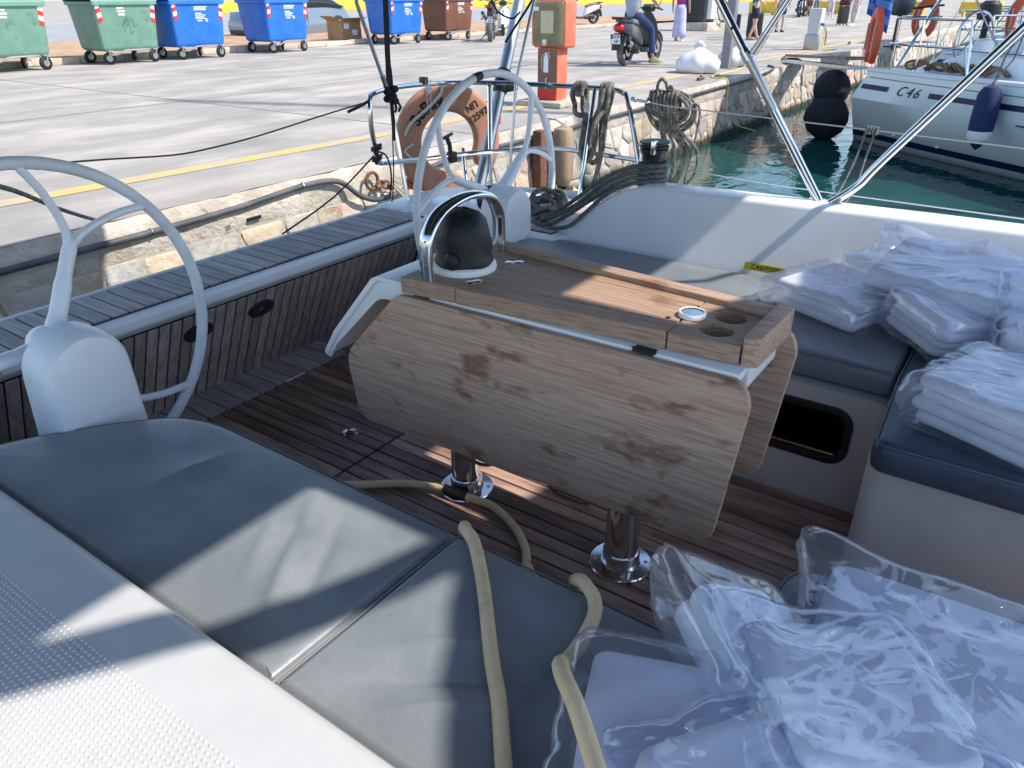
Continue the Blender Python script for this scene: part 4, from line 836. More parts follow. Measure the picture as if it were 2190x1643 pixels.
def make_bin(m, label):
    t = thing('waste_container', label, 'bin', (0, 0, 0), 'wheeled waste containers behind the quay', world=False)
    bm = B(); rings = []
    for z, w_, d_ in ((.26, .58, .43), (.30, .62, .46), (.34, .63, .47), (1.12, .68, .54), (1.13, .72, .58), (1.19, .72, .58)): rings.append([(u, v, z) for u, v in rrect(-w_, w_, -d_, d_, .07, 3)])
    loft(bm, rings); obj('body', bm, m, t, ang=25)
    bm = B(); rings = []
    for k in range(7):
        a = PI*k/6; rings.append([(x, -.58*math.cos(a), 1.19+.20*math.sin(a)) for x in (-.71, -.4, .4, .71)])
    loft(bm, rings, closed=False); obj('lid', bm, m, t)
    for x in (-.5, .5):
        for y in (-.42, .40):
            bm = B(); a = .5 if x > 0 else -.3; R_ = Matrix.Rotation(a+y*.8, 3, 'Z') @ Matrix.Rotation(PI/2, 3, 'X')
            lathe(bm, [(.02, -.034), (.105, -.03), (.125, -.02), (.125, .02), (.105, .03), (.02, .034)], (x, y, .125), 18, R_); w_ = obj('wheel', bm, 'black_rubber', t)
            bm = B(); lathe(bm, [(.02, -.036), (.06, -.0355), (.06, .0355), (.02, .036)], (x, y, .125), 12, R_); obj('rim', bm, 'galvanised', w_)
            bm = B()
            for s in (-.042, .042):
                q = Matrix.Rotation(a+y*.8, 3, 'Z') @ Vector((0, s, 0)); tube(bm, [Vector((x, y, .125))+q, Vector((x+.04, y, .27))+q], .018, 6)
            bx(bm, x-.03, x+.08, y-.05, y+.05, .25, .275); obj('caster_fork', bm, 'galvanised', t)
    bm = B(); tube(bm, spline([(-.5, -.50, .19), (-.40, -.56, .20), (-.25, -.60, .265), (-.1, -.60, .275), (.30, -.60, .275), (.36, -.52, .26)], 4), .018, 6); obj('foot_bar', bm, 'galvanised', t)
    for s in (-1, 1):
        for k in range(4):
            z = .80+.085*k; yy = lambda zz: -(.47+.07*(zz-.34)/.78)-.004
            bm = B(); X = lambda zz: s*(.62+.08*(zz-.34)/.78-.10)
            q = [(X(z)-.045, z), (X(z)+.045, z-.03 if s > 0 else z+.03), (X(z+.085)+.045, z+.085-.03 if s > 0 else z+.085+.03), (X(z+.085)-.045, z+.085)]
            loft(bm, [[(u, yy(v)-.001, v) for u, v in q], [(u, yy(v)+.01, v) for u, v in q]]); obj('reflective_tape', bm, ('tape_red', 'tape_white')[k % 2], t, smooth=False)
    return t
def printed(t, rows, x0, m='white_ink'):
    for (z, u0, u1, h) in rows:
        yv = -(.47+.07*(z-.34)/.78)-.003; bm = B(); r2 = random.Random(int(z*1000)); u = u0
        while u < u1-.01:
            l = r2.uniform(.015, .045); bx(bm, x0+u, x0+min(u+l, u1), yv-.0015, yv+.004, z, z+h); u += l+.010
        obj('print_line', bm, m, t, smooth=False)
protos = {}
for i, (x, m, lab, kind, a) in enumerate(BINX):
    if m not in protos:
        t = make_bin(m, lab); protos[m] = t
        if m == 'bin_green': printed(t, [(.93, -.05, .10, .035), (.99, -.07, .10, .035), (1.05, -.07, .08, .035)], -.12)
        else:
            printed(t, [(1.06, -.08, .26, .018), (1.03, -.08, .22, .018), (1.00, -.08, .24, .016), (.93, -.06, .10, .018), (.90, -.06, .20, .012), (.875, -.06, .18, .012), (.85, -.06, .16, .012), (.825, -.06, .17, .012), (.78, -.02, .12, .02)], -.02)
            bm = B(); f = lambda u, v, wv: (.19+u, -.514-wv, .80+v); prism_holes(bm, circ(0, 0, .035, 14), [circ(0, 0, .022, 12)], 0, .006, lambda u, v, wv: Vector(f(u, v, wv))); obj('recycling_mark', bm, 'white_ink', t)
        t.location = (x, 17.05, Q); t.rotation_euler.z = a
    else: dup(protos[m], (x, 17.05+.1*math.sin(i), Q), a, lab)
# scribble on the second green container
bm = B(); tube(bm, spline([(9.55, 16.535, Q+.80), (9.62, 16.535, Q+.90), (9.60, 16.535, Q+.74), (9.72, 16.53, Q+.88), (9.74, 16.535, Q+.72), (9.82, 16.535, Q+.76)], 4), .006, 4); tag(obj('paint_scribble', bm, mat('scribble', (.04, .09, .07), .7)), 'dark scribble sprayed on the second green container', 'graffiti')
# cardboard box on the soil
mat('cardboard', (.42, .27, .14), .85, col2=(.36, .22, .11), nscale=4)
cb = thing('cardboard_box', 'open brown cardboard box beside the blue recycling container', 'box', (17.6, 18.5, Q+.1))
for (x0, x1, y0, y1) in ((17.2, 18.0, 18.2, 18.22), (17.2, 17.22, 18.22, 18.8), (17.98, 18.0, 18.22, 18.8), (17.2, 18.0, 18.8, 18.82)):
    bm = B(); bx(bm, x0, x1, y0, y1, Q+.09, Q+.62); obj('side', bm, 'cardboard', cb)
bm = B(); loft(bm, [[(17.2, 18.2, Q+.62), (18.0, 18.2, Q+.62)], [(17.1, 17.95, Q+.70), (18.05, 17.95, Q+.70)]], closed=False); obj('flap', bm, 'cardboard', cb)
bm = B(); loft(bm, [[(17.2, 18.2, Q+.62), (17.2, 18.8, Q+.62)], [(16.9, 18.25, Q+.75), (16.9, 18.8, Q+.75)]], closed=False); obj('flap', bm, 'cardboard', cb)
for (x, z) in ((17.3, .40), (17.62, .22)):
    bm = B(); bx(bm, x, x+.2, 18.193, 18.199, Q+z, Q+z+.15); obj('label', bm, 'white_ink', cb)
# fire extinguisher cabinet on its post
fx = thing('extinguisher_cabinet', 'red fire extinguisher cabinet with yellowed clear cover standing at the quay edge', 'cabinet', (8.75, 5.50, Q))
bm = B(); bx(bm, 8.45, 9.10, 5.18, 5.85, Q, Q+.07); obj('plinth', bm, 'coping', fx, bevel=.02)
bm = B(); bx(bm, 8.63, 8.87, 5.35, 5.645, Q+.07, Q+.68); obj('post', bm, 'red_paint', fx, bevel=.006)
bm = B(); bx(bm, 8.624, 8.629, 5.36, 5.635, Q+.20, Q+.67); pn = obj('steel_panel', bm, mat('brown_steel', (.16, .10, .085), .3, metal=.6), fx)
bm = B(); bx(bm, 8.6235, 8.6285, 5.36, 5.635, Q+.075, Q+.195); obj('red_panel', bm, mat('bright_red', (.55, .02, .015), .4), fx)
E0 = lambda u, v, wv: (8.6225-wv, 5.515-u, Q+.52+v)
bm = B(); prism(bm, roundpoly([(-.035, -.12), (.035, -.12), (.035, .05), (.015, .08), (.012, .10), (-.012, .10), (-.015, .08), (-.035, .05)], .008, 2), 0, .001, E0); obj('extinguisher_symbol', bm, 'white_ink', pn)
bm = B(); tube(bm, [E0(*p, .001) for p in ((-.012, .09), (-.05, .085), (-.065, .03), (-.06, -.05), (-.05, -.10))], .003, 5); tube(bm, [E0(*p, .001) for p in ((-.02, .105), (.05, .112))], .004, 5); tube(bm, [E0(*p, .001) for p in ((.01, .10), (.04, .085), (.06, .055))], .004, 5)
for v in (.035, -.095): bx(bm, 8.620, 8.6212, 5.482, 5.548, Q+.52+v, Q+.523+v)
obj('symbol_hose', bm, 'white_ink', pn)
bm = B(); tube(bm, [(8.60, 5.50, Q+.21), (8.60, 5.50, Q+.33), (8.605, 5.48, Q+.34)], .005, 6); obj('hook', bm, 'white_paint', fx)
bm = B(); prism(bm, rrect(5.265, 5.735, Q+.68, Q+1.22, .035, 4), 8.66, 8.92, lambda u, v, wv: (wv, u, v)); hd = obj('cabinet', bm, 'red_paint', fx, bevel=.012)
bm = B(); bx(bm, 8.648, 8.656, 5.30, 5.70, Q+.72, Q+1.18); obj('back_panel', bm, mat('panel_dull', (.28, .27, .24), .6, col2=(.20, .19, .17), nscale=5), hd)
bm = B(); bx(bm, 8.635, 8.645, 5.42, 5.60, Q+.85, Q+1.10); obj('notice_sheet', bm, 'tape_white', hd)
mat('clear_cover', (.86, .80, .58), .10, trans=.9, ior=1.15, col2=(.80, .70, .42), nscale=4)
bm = B(); rings = []
for x, g in ((8.662, 0), (8.60, .012), (8.572, .035), (8.560, .075)): rings.append([(x, u, v) for u, v in rrect(5.275+g, 5.725-g, Q+.69+g, Q+1.21-g, .03, 3)])
loft(bm, rings); obj('cover', bm, 'clear_cover', hd)
bm = B(); bx(bm, 8.553, 8.562, 5.47, 5.53, Q+.715, Q+.785); obj('latch', bm, 'steel_dull', fx, bevel=.004)
bm = B(); bx(bm, 8.5565, 8.5585, 5.59, 5.66, Q+1.10, Q+1.145); obj('sticker', bm, 'white_ink', fx)
bm = B(); lathe(bm, [(.0005, 0), (.07, .0), (.075, .02), (.075, .30), (.06, .36), (.02, .39), (.02, .42), (.0005, .42)], (8.78, 5.53, Q+.72), 16); obj('extinguisher', bm, 'bright_red', fx)
bm = B(); r4 = random.Random(5)
for k in range(9):
    x, y = 8.55+r4.uniform(0, .45), 5.0+r4.uniform(0, .25); tube(bm, spline([(x, y+.1, Q+.02), (x+.06, y-.05, Q+.035), (x+.12, y-.2, Q+.02), (x+.08, y-.32+.1, Q-.05 if k % 3 == 0 else Q+.02)], 4), .006, 5)
tag(obj('tangled_twine', bm, 'rope_white'), 'tangle of pale twine lying at the foot of the extinguisher cabinet', 'twine')
# grey lamp post, two white laundry sacks, power pedestal
lp = thing('lamp_post', 'square grey steel post rising beside the white laundry sacks', 'post', (15.2, 5.60, Q))
bm = B(); bx(bm, 15.12, 15.28, 5.52, 5.68, Q, 4.6); obj('shaft', bm, mat('post_grey', (.24, .25, .28), .5, col2=(.20, .21, .23), nscale=6), lp, bevel=.01)
bm = B(); bx(bm, 15.02, 15.38, 5.42, 5.78, Q, Q+.015); obj('base_plate', bm, 'post_grey', lp)
bm = B(); bx(bm, 14.4, 15.3, 5.55, 5.65, 4.6, 4.68); obj('lamp_arm', bm, 'post_grey', lp)
mat('sack_white', (.74, .74, .78), .75, col2=(.66, .66, .71), nscale=5, bump=.35, bscale=8)
def sack(x, y, s, rot, label, rseed):
    r3 = random.Random(rseed); t = thing('laundry_sack', label, 'sack', (x, y, Q), 'white laundry sacks on the quay edge')
    bm = B(); rings = []
    for r, z in ((.20, 0), (.33, .015), (.375, .10), (.36, .20), (.28, .30), (.17, .37), (.075, .415), (.055, .43), (.085, .455), (.10, .48), (.06, .505), (.01, .51)):
        ring = []
        for k in range(40):
            a = 2*PI*k/40; g = 1+(.07*math.sin(3*a+rseed)+.05*math.sin(7*a+rseed*2+z*4))*min(1, r*4)+(.13*(abs(math.sin(9.5*a+rseed))-.5) if .18 < z < .47 else .03*math.sin(19*a))
            ring.append((x+s*r*g*1.0*math.cos(a+rot), y+s*r*g*1.05*math.sin(a+rot), Q+s*z*(1+.06*math.sin(2*a+rseed))))
        rings.append(ring)
    loft(bm, rings); obj('cloth', bm, 'sack_white', t, ang=180)
    bm = B(); tube(bm, [(x+s*.062*math.cos(a), y+s*.062*math.sin(a), Q+s*.43) for a in np.linspace(0, 2*PI, 17)[:-1]], s*.01, 6, closed=True); obj('tie', bm, 'sack_white', t)
sack(14.05, 5.70, 1.0, 0, 'large white tied laundry sack in front of the grey post', 1); sack(15.75, 5.62, .92, 1, 'smaller white laundry sack partly hidden behind the grey post', 2)
pd = thing('power_pedestal', 'white metal shore power pedestal with blue plug at the quay edge', 'pedestal', (21.4, 5.75, Q))
bm = B(); prism(bm, [(-.17, -.15), (.17, -.15), (.17, .17), (-.17, .17)], 0, .36, lambda u, v, wv: (21.5+u, 5.72+v, Q+wv)); obj('base', bm, 'galvanised', pd, bevel=.01)
bm = B(); loft(bm, [[(21.5+u*.15, 5.72+v*.13, Q+.36) for u, v in ((-1, -1), (1, -1), (1, 1), (-1, 1))], [(21.5+u*.165, 5.72+v*.16, Q+.95) for u, v in ((-1, -1), (1, -1), (1, 1), (-1, 1))]]); obj('column', bm, mat('pedestal_grey', (.58, .59, .60), .4), pd, bevel=.012)
bm = B(); tube(bm, [(21.45, 5.57, Q+.60), (21.45, 5.49, Q+.58)], .035, 10); obj('plug', bm, mat('plug_blue', (.02, .12, .50), .4), pd)
for k in range(4):
    bm = B(); tube(bm, spline([(21.45, 5.49, Q+.57), (21.45+.02*k, 5.45-.01*k, Q+.40), (21.40+.06*k, 5.43, Q+.15), (21.3+.1*k, 5.36+.03*k, Q+.015), (21.1+.25*k, 5.2, Q+.012)], 5), .014, 6); obj('cable', bm, ('rope_yellow', 'rope_yellow', 'rope_dark', 'rope_dark')[k], pd)
# fuel or water dispenser
dp = thing('dispenser', 'black and white dispenser box with looped hoses on a concrete plinth behind the woman', 'dispenser', (31, 12.6, Q))
bm = B(); bx(bm, 30.4, 31.9, 12.1, 13.4, Q, Q+.30); obj('plinth', bm, 'coping', dp, bevel=.02)
bm = B(); bx(bm, 30.55, 31.6, 12.35, 13.3, Q+.30, Q+1.75); obj('cabinet', bm, mat('dark_cabinet', (.035, .037, .04), .5), dp, bevel=.02)
bm = B(); bx(bm, 30.75, 31.55, 12.14, 12.345, Q+.42, Q+1.6); wb = obj('white_panel', bm, 'white_paint', dp, bevel=.01)
for k in range(3):
    bm = B(); bx(bm, 30.9+.2*k, 30.915+.2*k, 12.134, 12.139, Q+.45, Q+1.5); obj('panel_groove', bm, 'ink', wb)
for k in range(6):
    bm = B(); bx(bm, 30.541, 30.549, 12.6, 13.1, Q+.55+.09*k, Q+.60+.09*k); obj('vent_slat', bm, 'black_plastic', dp)
for k in range(2):
    bm = B(); tube(bm, spline([(31.5, 12.2, Q+1.3), (31.7, 12.0-.1*k, Q+.9), (31.75+.1*k, 11.95, Q+.45-.1*k), (31.4, 12.0, Q+.35), (31.2, 12.05, Q+.6), (31.1, 12.1, Q+1.1)], 6), .025, 6); obj('hose', bm, 'black_rubber', dp)
# pipe clipped along the quay edge, mooring eye, yellow rope
pp = thing('water_pipe', 'black plastic pipe clipped along the top of the quay wall', 'pipe', (6, 4.74, .05))
PP = [(-1, 4.73, -.02), (.8, 4.735, .02), (1.7, 4.735, .045), (2.6, 4.735, .055), (3.3, 4.735, .075), (3.9, 4.74, .115), (4.25, 4.72, .09), (4.45, 4.68, -.06), (4.65, 4.67, -.13), (4.95, 4.69, -.12), (5.25, 4.71, -.03), (5.6, 4.73, .03), (6.3, 4.735, .04), (7.4, 4.735, .03), (8.5, 4.735, .05), (10.5, 4.735, .06), (12.5, 4.735, .08), (14.2, 4.735, .10), (15.5, 4.76, .17), (15.9, 5.0, .19)]
bm = B(); tube(bm, spline(PP, 6), .022, 10); obj('pipe_run', bm, 'pipe_black', pp, ang=180)
for i in (3, 5, 12, 14, 15, 16):
    bm = B(); p = Vector(PP[i]); tube(bm, [p+Vector((0, .026*math.cos(a), .026*math.sin(a))) for a in np.linspace(0, 2*PI, 13)[:-1]], .005, 5, closed=True); obj('clip', bm, 'steel_dull', pp)
ch = thing('mooring_ring', 'rusty iron ring and shackle in the quay wall holding twin mooring ropes', 'ring', (4.75, 4.72, .0))
bm = B(); tube(bm, [(4.62+.07*math.cos(a), 4.70, .03+.07*math.sin(a)) for a in np.linspace(0, 2*PI, 17)[:-1]], .015, 8, closed=True); obj('ring', bm, 'rust', ch)
for k in range(3):
    bm = B(); c = Vector((4.70+.07*k, 4.685, -.01-.018*k)); tube(bm, [c+Vector((.05*math.cos(a), .022*math.sin(a)*(k % 2), .028*math.sin(a))) for a in np.linspace(0, 2*PI, 13)[:-1]], .011, 6, closed=True); obj('chain_link', bm, 'rust', ch)
for k in range(2):
    bm = B(); tube(bm, [(4.80+.03*k, 4.66, -.02), (4.3+.05*k, 3.9, -.05), (3.2+.03*k, 2.85, .30)], .013, 8); obj('mooring_rope', bm, mat('rope_tan', (.42, .37, .29), .9, bump=.7, bscale=60), ch)
ropeobj('edge_rope', 'frayed grey mooring rope from the quay edge passing behind the near wheel', [(2.36, 4.86, Q+.015), (2.30, 4.80, Q+.03), (1.80, 4.10, .47), (1.289, 3.4, .769), (.75, 2.66, .98), (.4, 2.2, .5)], .011, 'rope_grey', 5)
ropeobj('yellow_rope', 'thin yellow rope from the sack down the quay wall into the water', [(15.6, 5.35, Q+.012), (14.6, 5.2, Q+.012), (13.4, 5.15, Q+.012), (13.1, 4.95, Q+.012), (13.1, 4.76, Q-.02), (13.05, 4.70, -.3), (13.3, 4.62, -.55), (13.9, 4.5, -.72), (14.2, 4.4, -.80)], .010, 'rope_yellow', 6)
for i, (x, y) in enumerate(((12.75, 5.1), (17.7, 5.25), (24.5, 5.5))):
    bm = B(); tube(bm, [(x-.12, y, Q+.03), (x+.12, y, Q+.03)], .025, 8); tube(bm, [(x, y, Q), (x, y, Q+.08)], .02, 8); tag(obj('mooring_cleat', bm, 'rust'), ('rusty cleat beside the large white sack', 'rusty cleat on the quay edge between post and power pedestal', 'rusty cleat beyond the power pedestal')[i], 'cleat')
# hanging fender of brown timber look and tyre strip on the wall near the stern
fd_ = thing('wall_fender', 'weathered tan cylindrical fender with dark tip hanging against the quay wall', 'fender', (7.55, 4.62, -.5))
bm = B(); lathe(bm, [(.02, .34), (.10, .30), (.125, .22), (.125, -.22), (.10, -.30), (.04, -.36)], (7.55, 4.58, -.20), 18); obj('body', bm, mat('fender_tan', (.38, .27, .18), .6, col2=(.28, .19, .12), nscale=5, stretch=(3, 3, .6)), fd_)
bm = B(); lathe(bm, [(.075, -.315), (.05, -.37), (.02, -.44), (.0005, -.45)], (7.55, 4.58, -.20), 14); obj('tip', bm, 'black_rubber', fd_)
bm = B(); tube(bm, [(7.55, 4.58, .14), (7.58, 4.70, .18), (7.6, 4.9, Q+.02)], .008, 6); obj('lanyard', bm, 'rope_grey', fd_)
bm = B(); bx(bm, 7.12, 7.26, 4.60, 4.72, -.85, .12); tag(obj('timber_pile', bm, 'rust', bevel=.02), 'dark timber rubbing strip on the quay wall beside the tan fender', 'timber')
bm = B(); loft(bm, [[(7.45, 4.5, -.60), (7.65, 4.5, -.60)], [(7.25, 4.3, -.84), (8.0, 4.3, -.84)]], closed=False); tube(bm, [(7.45, 4.52, -.6), (7.3, 4.35, -.85)], .05, 8); tube(bm, [(7.65, 4.52, -.6), (7.95, 4.35, -.85)], .05, 8); tag(obj('timber_wedge', bm, mat('raw_timber', (.60, .42, .24), .8)), 'pale raw timber brace under the tan fender', 'timber')
# ============================================================ scooters, motorcycles, car, people
mat('tyre', (.025, .025, .027), .8, col2=(.05, .048, .045), nscale=10); mat('tyre_dusty', (.17, .16, .145), .9, col2=(.10, .095, .09), nscale=8)
mat('scooter_grey', (.12, .125, .135), .3, col2=(.10, .105, .115), nscale=4, coat=.3); mat('dark_trim', (.018, .018, .02), .45)
mat('lamp_red', (.5, .01, .01), .15, coat=.5); mat('plate_white', (.78, .79, .80), .4); mat('eu_blue', (.01, .05, .45), .5)
mat('seat_dusty', (.17, .16, .18), .7); mat('moto_red', (.35, .02, .02), .3, coat=.5); mat('moto_white', (.72, .73, .75), .3, coat=.4)
def wheel_part(t, x, r, wd, m='tyre', rimm='dark_trim', z=None):
    z = z if z is not None else r; R_ = Matrix.Rotation(PI/2, 3, 'X')
    bm = B(); lathe(bm, [(r*.66, -wd*.42), (r*.80, -wd*.5), (r*.94, -wd*.40), (r, -wd*.12), (r, wd*.12), (r*.94, wd*.40), (r*.80, wd*.5), (r*.66, wd*.42)], (x, 0, z), 32, R_, cap=False); ty = obj('tyre', bm, m, t)
    bm = B(); lathe(bm, [(r*.60, -wd*.3), (r*.67, -wd*.42), (r*.67, wd*.42), (r*.60, wd*.3)], (x, 0, z), 28, R_, cap=False)
    for k in range(5):
        a = k*2*PI/5; tube(bm, [(x, 0, z), (x+r*.63*math.cos(a), 0, z+r*.63*math.sin(a))], r*.075, 6)
    lathe(bm, [(.0005, -wd*.5), (.03, -wd*.5), (.03, wd*.5), (.0005, wd*.5)], (x, 0, z), 12, R_); obj('rim', bm, rimm, ty)
    bm = B(); lathe(bm, [(r*.18, -.002), (r*.42, -.002), (r*.42, .002), (r*.18, .002)], (x, -wd*.55, z), 20, R_, cap=False); obj('brake_disc', bm, 'steel_dull', ty)
def plate(t, x, z, l1, l2, tilt=.35, y=0):
    f = lambda u, v, wv: Vector((x-wv-v*tilt*.5-.0, y-u, z+v))
    bm = B(); prism(bm, rrect(-.10, .10, -.085, .085, .012, 3), 0, .006, f); p = obj('number_plate', bm, 'plate_white', t)
    bm = B(); prism(bm, rrect(-.112, .112, -.098, .090, .012, 3), -.006, -.001, f); obj('plate_frame', bm, 'dark_trim', p)
    bm = B(); prism(bm, [(-.099, .005), (-.055, .005), (-.055, .083), (-.099, .083)], .0065, .0075, f); obj('blue_field', bm, 'eu_blue', p)
    obj('lettering', text_bm(l1, .085, .0015, lambda u, v, wv: f(u*.85+.022, v+.042, .0082+wv), .001), 'ink', p, smooth=False)
    obj('lettering', text_bm(l2, .085, .0015, lambda u, v, wv: f(u*.85+.018, v-.043, .0082+wv), .001), 'ink', p, smooth=False)
def scooter(label, body, l1=None, l2=None, tyre='tyre', group='scooters and motorcycles on the quay'):
    """x forward, rear axle at x=0"""
    t = thing('scooter', label, 'scooter', (0, 0, 0), group, world=False)
    wheel_part(t, 0, .285, .125, tyre); wheel_part(t, 1.30, .285, .10, 'tyre')
    def sec(x, w_, z0, z1): return [(x, u, v) for u, v in rrect(-w_, w_, z0, z1, min(w_, (z1-z0)/2)*.6, 3)]
    bm = B(); loft(bm, [sec(-.32, .045, .70, .78), sec(-.20, .11, .62, .80), sec(.0, .15, .52, .79), sec(.25, .155, .42, .74), sec(.42, .14, .36, .66), sec(.50, .12, .32, .50)]); obj('rear_body', bm, body, t, ang=60)
    bm = B(); loft(bm, [sec(.36, .16, .24, .32), sec(.60, .17, .22, .30), sec(.92, .16, .23, .31), sec(1.0, .14, .26, .40)]); obj('floorboard', bm, 'dark_trim', t, ang=60)
    bm = B(); loft(bm, [[(x+dx, u, z) for u, dx in ((-w_, 0), (-w_*.7, .05), (0, .09), (w_*.7, .05), (w_, 0), (w_*.6, -.03), (0, -.04), (-w_*.6, -.03))] for x, w_, z in ((1.0, .12, .26), (.98, .20, .42), (.96, .22, .60), (.93, .19, .78), (.88, .12, .92), (.84, .07, .98))]); obj('leg_shield', bm, body, t, ang=60)
    bm = B(); loft(bm, [sec(-.28, .10, .80, .83), sec(-.12, .15, .79, .87), (sec(.20, .15, .74, .83)), sec(.42, .11, .68, .74)]); obj('seat', bm, 'seat_dusty', t, ang=60)
    bm = B(); tube(bm, [(-.40, -.10, .87), (-.34, -.14, .88), (-.12, -.15, .86)], .018, 6); tube(bm, [(-.40, .10, .87), (-.34, .14, .88), (-.12, .15, .86)], .018, 6); tube(bm, [(-.40, -.10, .87), (-.40, .10, .87)], .022, 6); bx(bm, -.40, -.25, -.09, .09, .845, .865); obj('rack', bm, 'dark_trim', t)
    bm = B(); ball(bm, (-.33, 0, .70), (.07, .115, .085)); obj('tail_lamp', bm, 'lamp_red', t)
    bm = B(); tube(bm, spline([(-.30, 0, .60), (-.36, 0, .45), (-.38, 0, .30)], 4), 1, prof=[(.10, .012), (.10, -.012), (-.10, -.012), (-.10, .012)], up=(0, 1, 0)); obj('mudguard', bm, 'dark_trim', t)
    bm = B(); tube(bm, spline([(.24, .0, .40), (.05, .0, .605), (-.17, .0, .575), (-.26, .0, .42)], 5), 1, prof=[(.075, .008), (.075, -.008), (-.075, -.008), (-.075, .008)], up=(0, 1, 0)); obj('wheel_arch', bm, 'dark_trim', t)
    bm = B(); tube(bm, [(-.20, -.16, .43), (-.15, -.162, .42), (.16, -.16, .31), (.22, -.15, .29), (.36, -.13, .25)], [.055, .064, .066, .05, .02], 12); ex = obj('exhaust', bm, 'steel_dull', t)
    bm = B(); tube(bm, [(-.202, -.16, .431), (-.215, -.16, .436)], .03, 10); obj('tailpipe', bm, 'caulk', ex)
    bm = B(); tube(bm, [(-.09, -.163, .40), (.17, -.161, .308)], .0685, 12); obj('heat_shield', bm, 'dark_trim', ex)
    bm = B(); loft(bm, [sec(0, .07, .22, .36), sec(.22, .10, .20, .40), sec(.45, .10, .20, .36)]); obj('engine', bm, 'dark_trim', t)
    for y in (-.13,): 
        bm = B(); tube(bm, [(-.02, y, .30), (-.08, y, .55)], .022, 8); obj('shock_absorber', bm, 'steel_dull', t)
    for y in (-.07, .07):
        bm = B(); tube(bm, [(1.30, y, .285), (1.12, y, .62), (1.02, y*.6, .85)], .02, 8); obj('fork', bm, 'steel_dull', t)
    bm = B(); tube(bm, spline([(1.02, 0, .55), (1.30, 0, .60), (1.50, 0, .50), (1.56, 0, .38)], 4), 1, prof=[(.06, .008), (.06, -.008), (-.06, -.008), (-.06, .008)], up=(0, 1, 0)); obj('front_mudguard', bm, body, t)
    bm = B(); tube(bm, [(.80, -.36, 1.00), (.86, -.2, 1.03), (.90, 0, 1.04), (.86, .2, 1.03), (.80, .36, 1.00)], .016, 8); hb = obj('handlebar', bm, 'dark_trim', t)
    bm = B(); loft(bm, [sec(.80, .10, .98, 1.06), sec(.92, .14, .96, 1.10), sec(1.02, .09, .97, 1.07)]); obj('headset', bm, 'dark_trim', hb, ang=60)
    for s in (-1, 1):
        bm = B(); tube(bm, [(.84, s*.25, 1.03), (.86, s*.30, 1.20)], .008, 6); ball(bm, (.86, s*.33, 1.22), (.02, .065, .045)); obj('mirror', bm, 'dark_trim', hb)
    if l1: plate(t, -.42, .50, l1, l2)
    return t
def place(t, x, y, rz, s=1): t.location = (x, y, Q); t.rotation_euler.z = rz; t.scale = (s,)*3; return t
sc1 = place(scooter('dark grey scooter ridden away along the quay, plate EOP 247', 'scooter_grey', 'EOP', '247', 'tyre_dusty'), 14.69, 7.52, rad(-1))
sw = scooter('white scooter parked front wheel out behind the brown container', 'moto_white'); place(sw, 24.6, 17.6, rad(215))
dk = scooter('black scooter in the parked row, its front wheel nearest the people', 'dark_trim'); place(dk, 52.5, 15.1, rad(200))
for k, (x, y, a, l) in enumerate(((54.6, 15.6, 205, 'second of the parked black scooters by the yellow barriers'), (56.8, 16.2, 200, 'third of the parked black scooters by the yellow barriers'), (59.0, 16.6, 208, 'farthest of the parked black scooters by the yellow barriers'))): dup(dk, (x, y, Q), rad(a), l)
dup(sw, (33.0, 18.6, Q+.1), rad(150), 'scooter with black wheel standing behind the extinguisher cabinet')
# big black motorcycle seen from behind
mc = thing('motorcycle', 'black touring motorcycle seen from behind with two silver exhausts and white plate', 'motorcycle', (0, 0, 0), 'scooters and motorcycles on the quay', world=False)
wheel_part(mc, 0, .33, .16, 'tyre_dusty'); wheel_part(mc, 1.5, .35, .12)
bm = B(); tube(bm, spline([(-.25, 0, .95), (.1, 0, .90), (.45, 0, .82), (.75, 0, .95), (1.05, 0, 1.0)], 4), [.05]+[.11]*8+[.16]*7+[.12], 10, prof=[(u, v*.8) for u, v in circ(0, 0, 1, 10)]); obj('tank_and_seat', bm, 'dark_trim', mc, ang=80)
bm = B(); loft(bm, [[(x, u, v) for u, v in rrect(-w_, w_, z0, z1, .05, 2)] for x, w_, z0, z1 in ((.35, .14, .28, .55), (.6, .2, .25, .62), (.95, .17, .28, .60))]); obj('engine', bm, 'steel_dull', mc)
bm = B(); bx(bm, -.30, -.02, -.13, .13, .93, .97); tube(bm, [(-.30, -.16, 1.0), (-.30, .16, 1.0)], .02, 8); obj('luggage_rack', bm, 'moto_red', mc, bevel=.01)
for s in (-1, 1):
    bm = B(); tube(bm, [(-.28, s*.21, .80), (.1, s*.20, .72), (.35, s*.16, .60)], [.065, .065, .03], 12); ex = obj('exhaust', bm, 'steel_dull', mc)
    bm = B(); tube(bm, [(-.281, s*.21, .80), (-.288, s*.21, .802)], .045, 12); obj('tailpipe', bm, 'caulk', ex)
    bm = B(); ball(bm, (-.22, s*.24, .64), (.03, .045, .028)); obj('indicator', bm, mat('lamp_amber', (.7, .22, .02), .3), mc)
    bm = B(); tube(bm, [(0, s*.10, .33), (.4, s*.11, .45)], .03, 8); obj('swing_arm', bm, 'dark_trim', mc)
    bm = B(); tube(bm, [(1.5, s*.09, .35), (1.2, s*.10, .95)], .025, 8); obj('fork', bm, 'steel_dull', mc)
    bm = B(); tube(bm, [(1.05, s*.02, 1.1), (1.0, s*.25, 1.15), (.9, s*.40, 1.12)], .016, 8); obj('handlebar', bm, 'dark_trim', mc)
bm = B(); tube(bm, spline([(-.28, 0, .82), (-.36, 0, .70), (-.40, 0, .55)], 4), 1, prof=[(.08, .01), (.08, -.01), (-.08, -.01), (-.08, .01)], up=(0, 1, 0)); obj('mudguard', bm, 'dark_trim', mc)
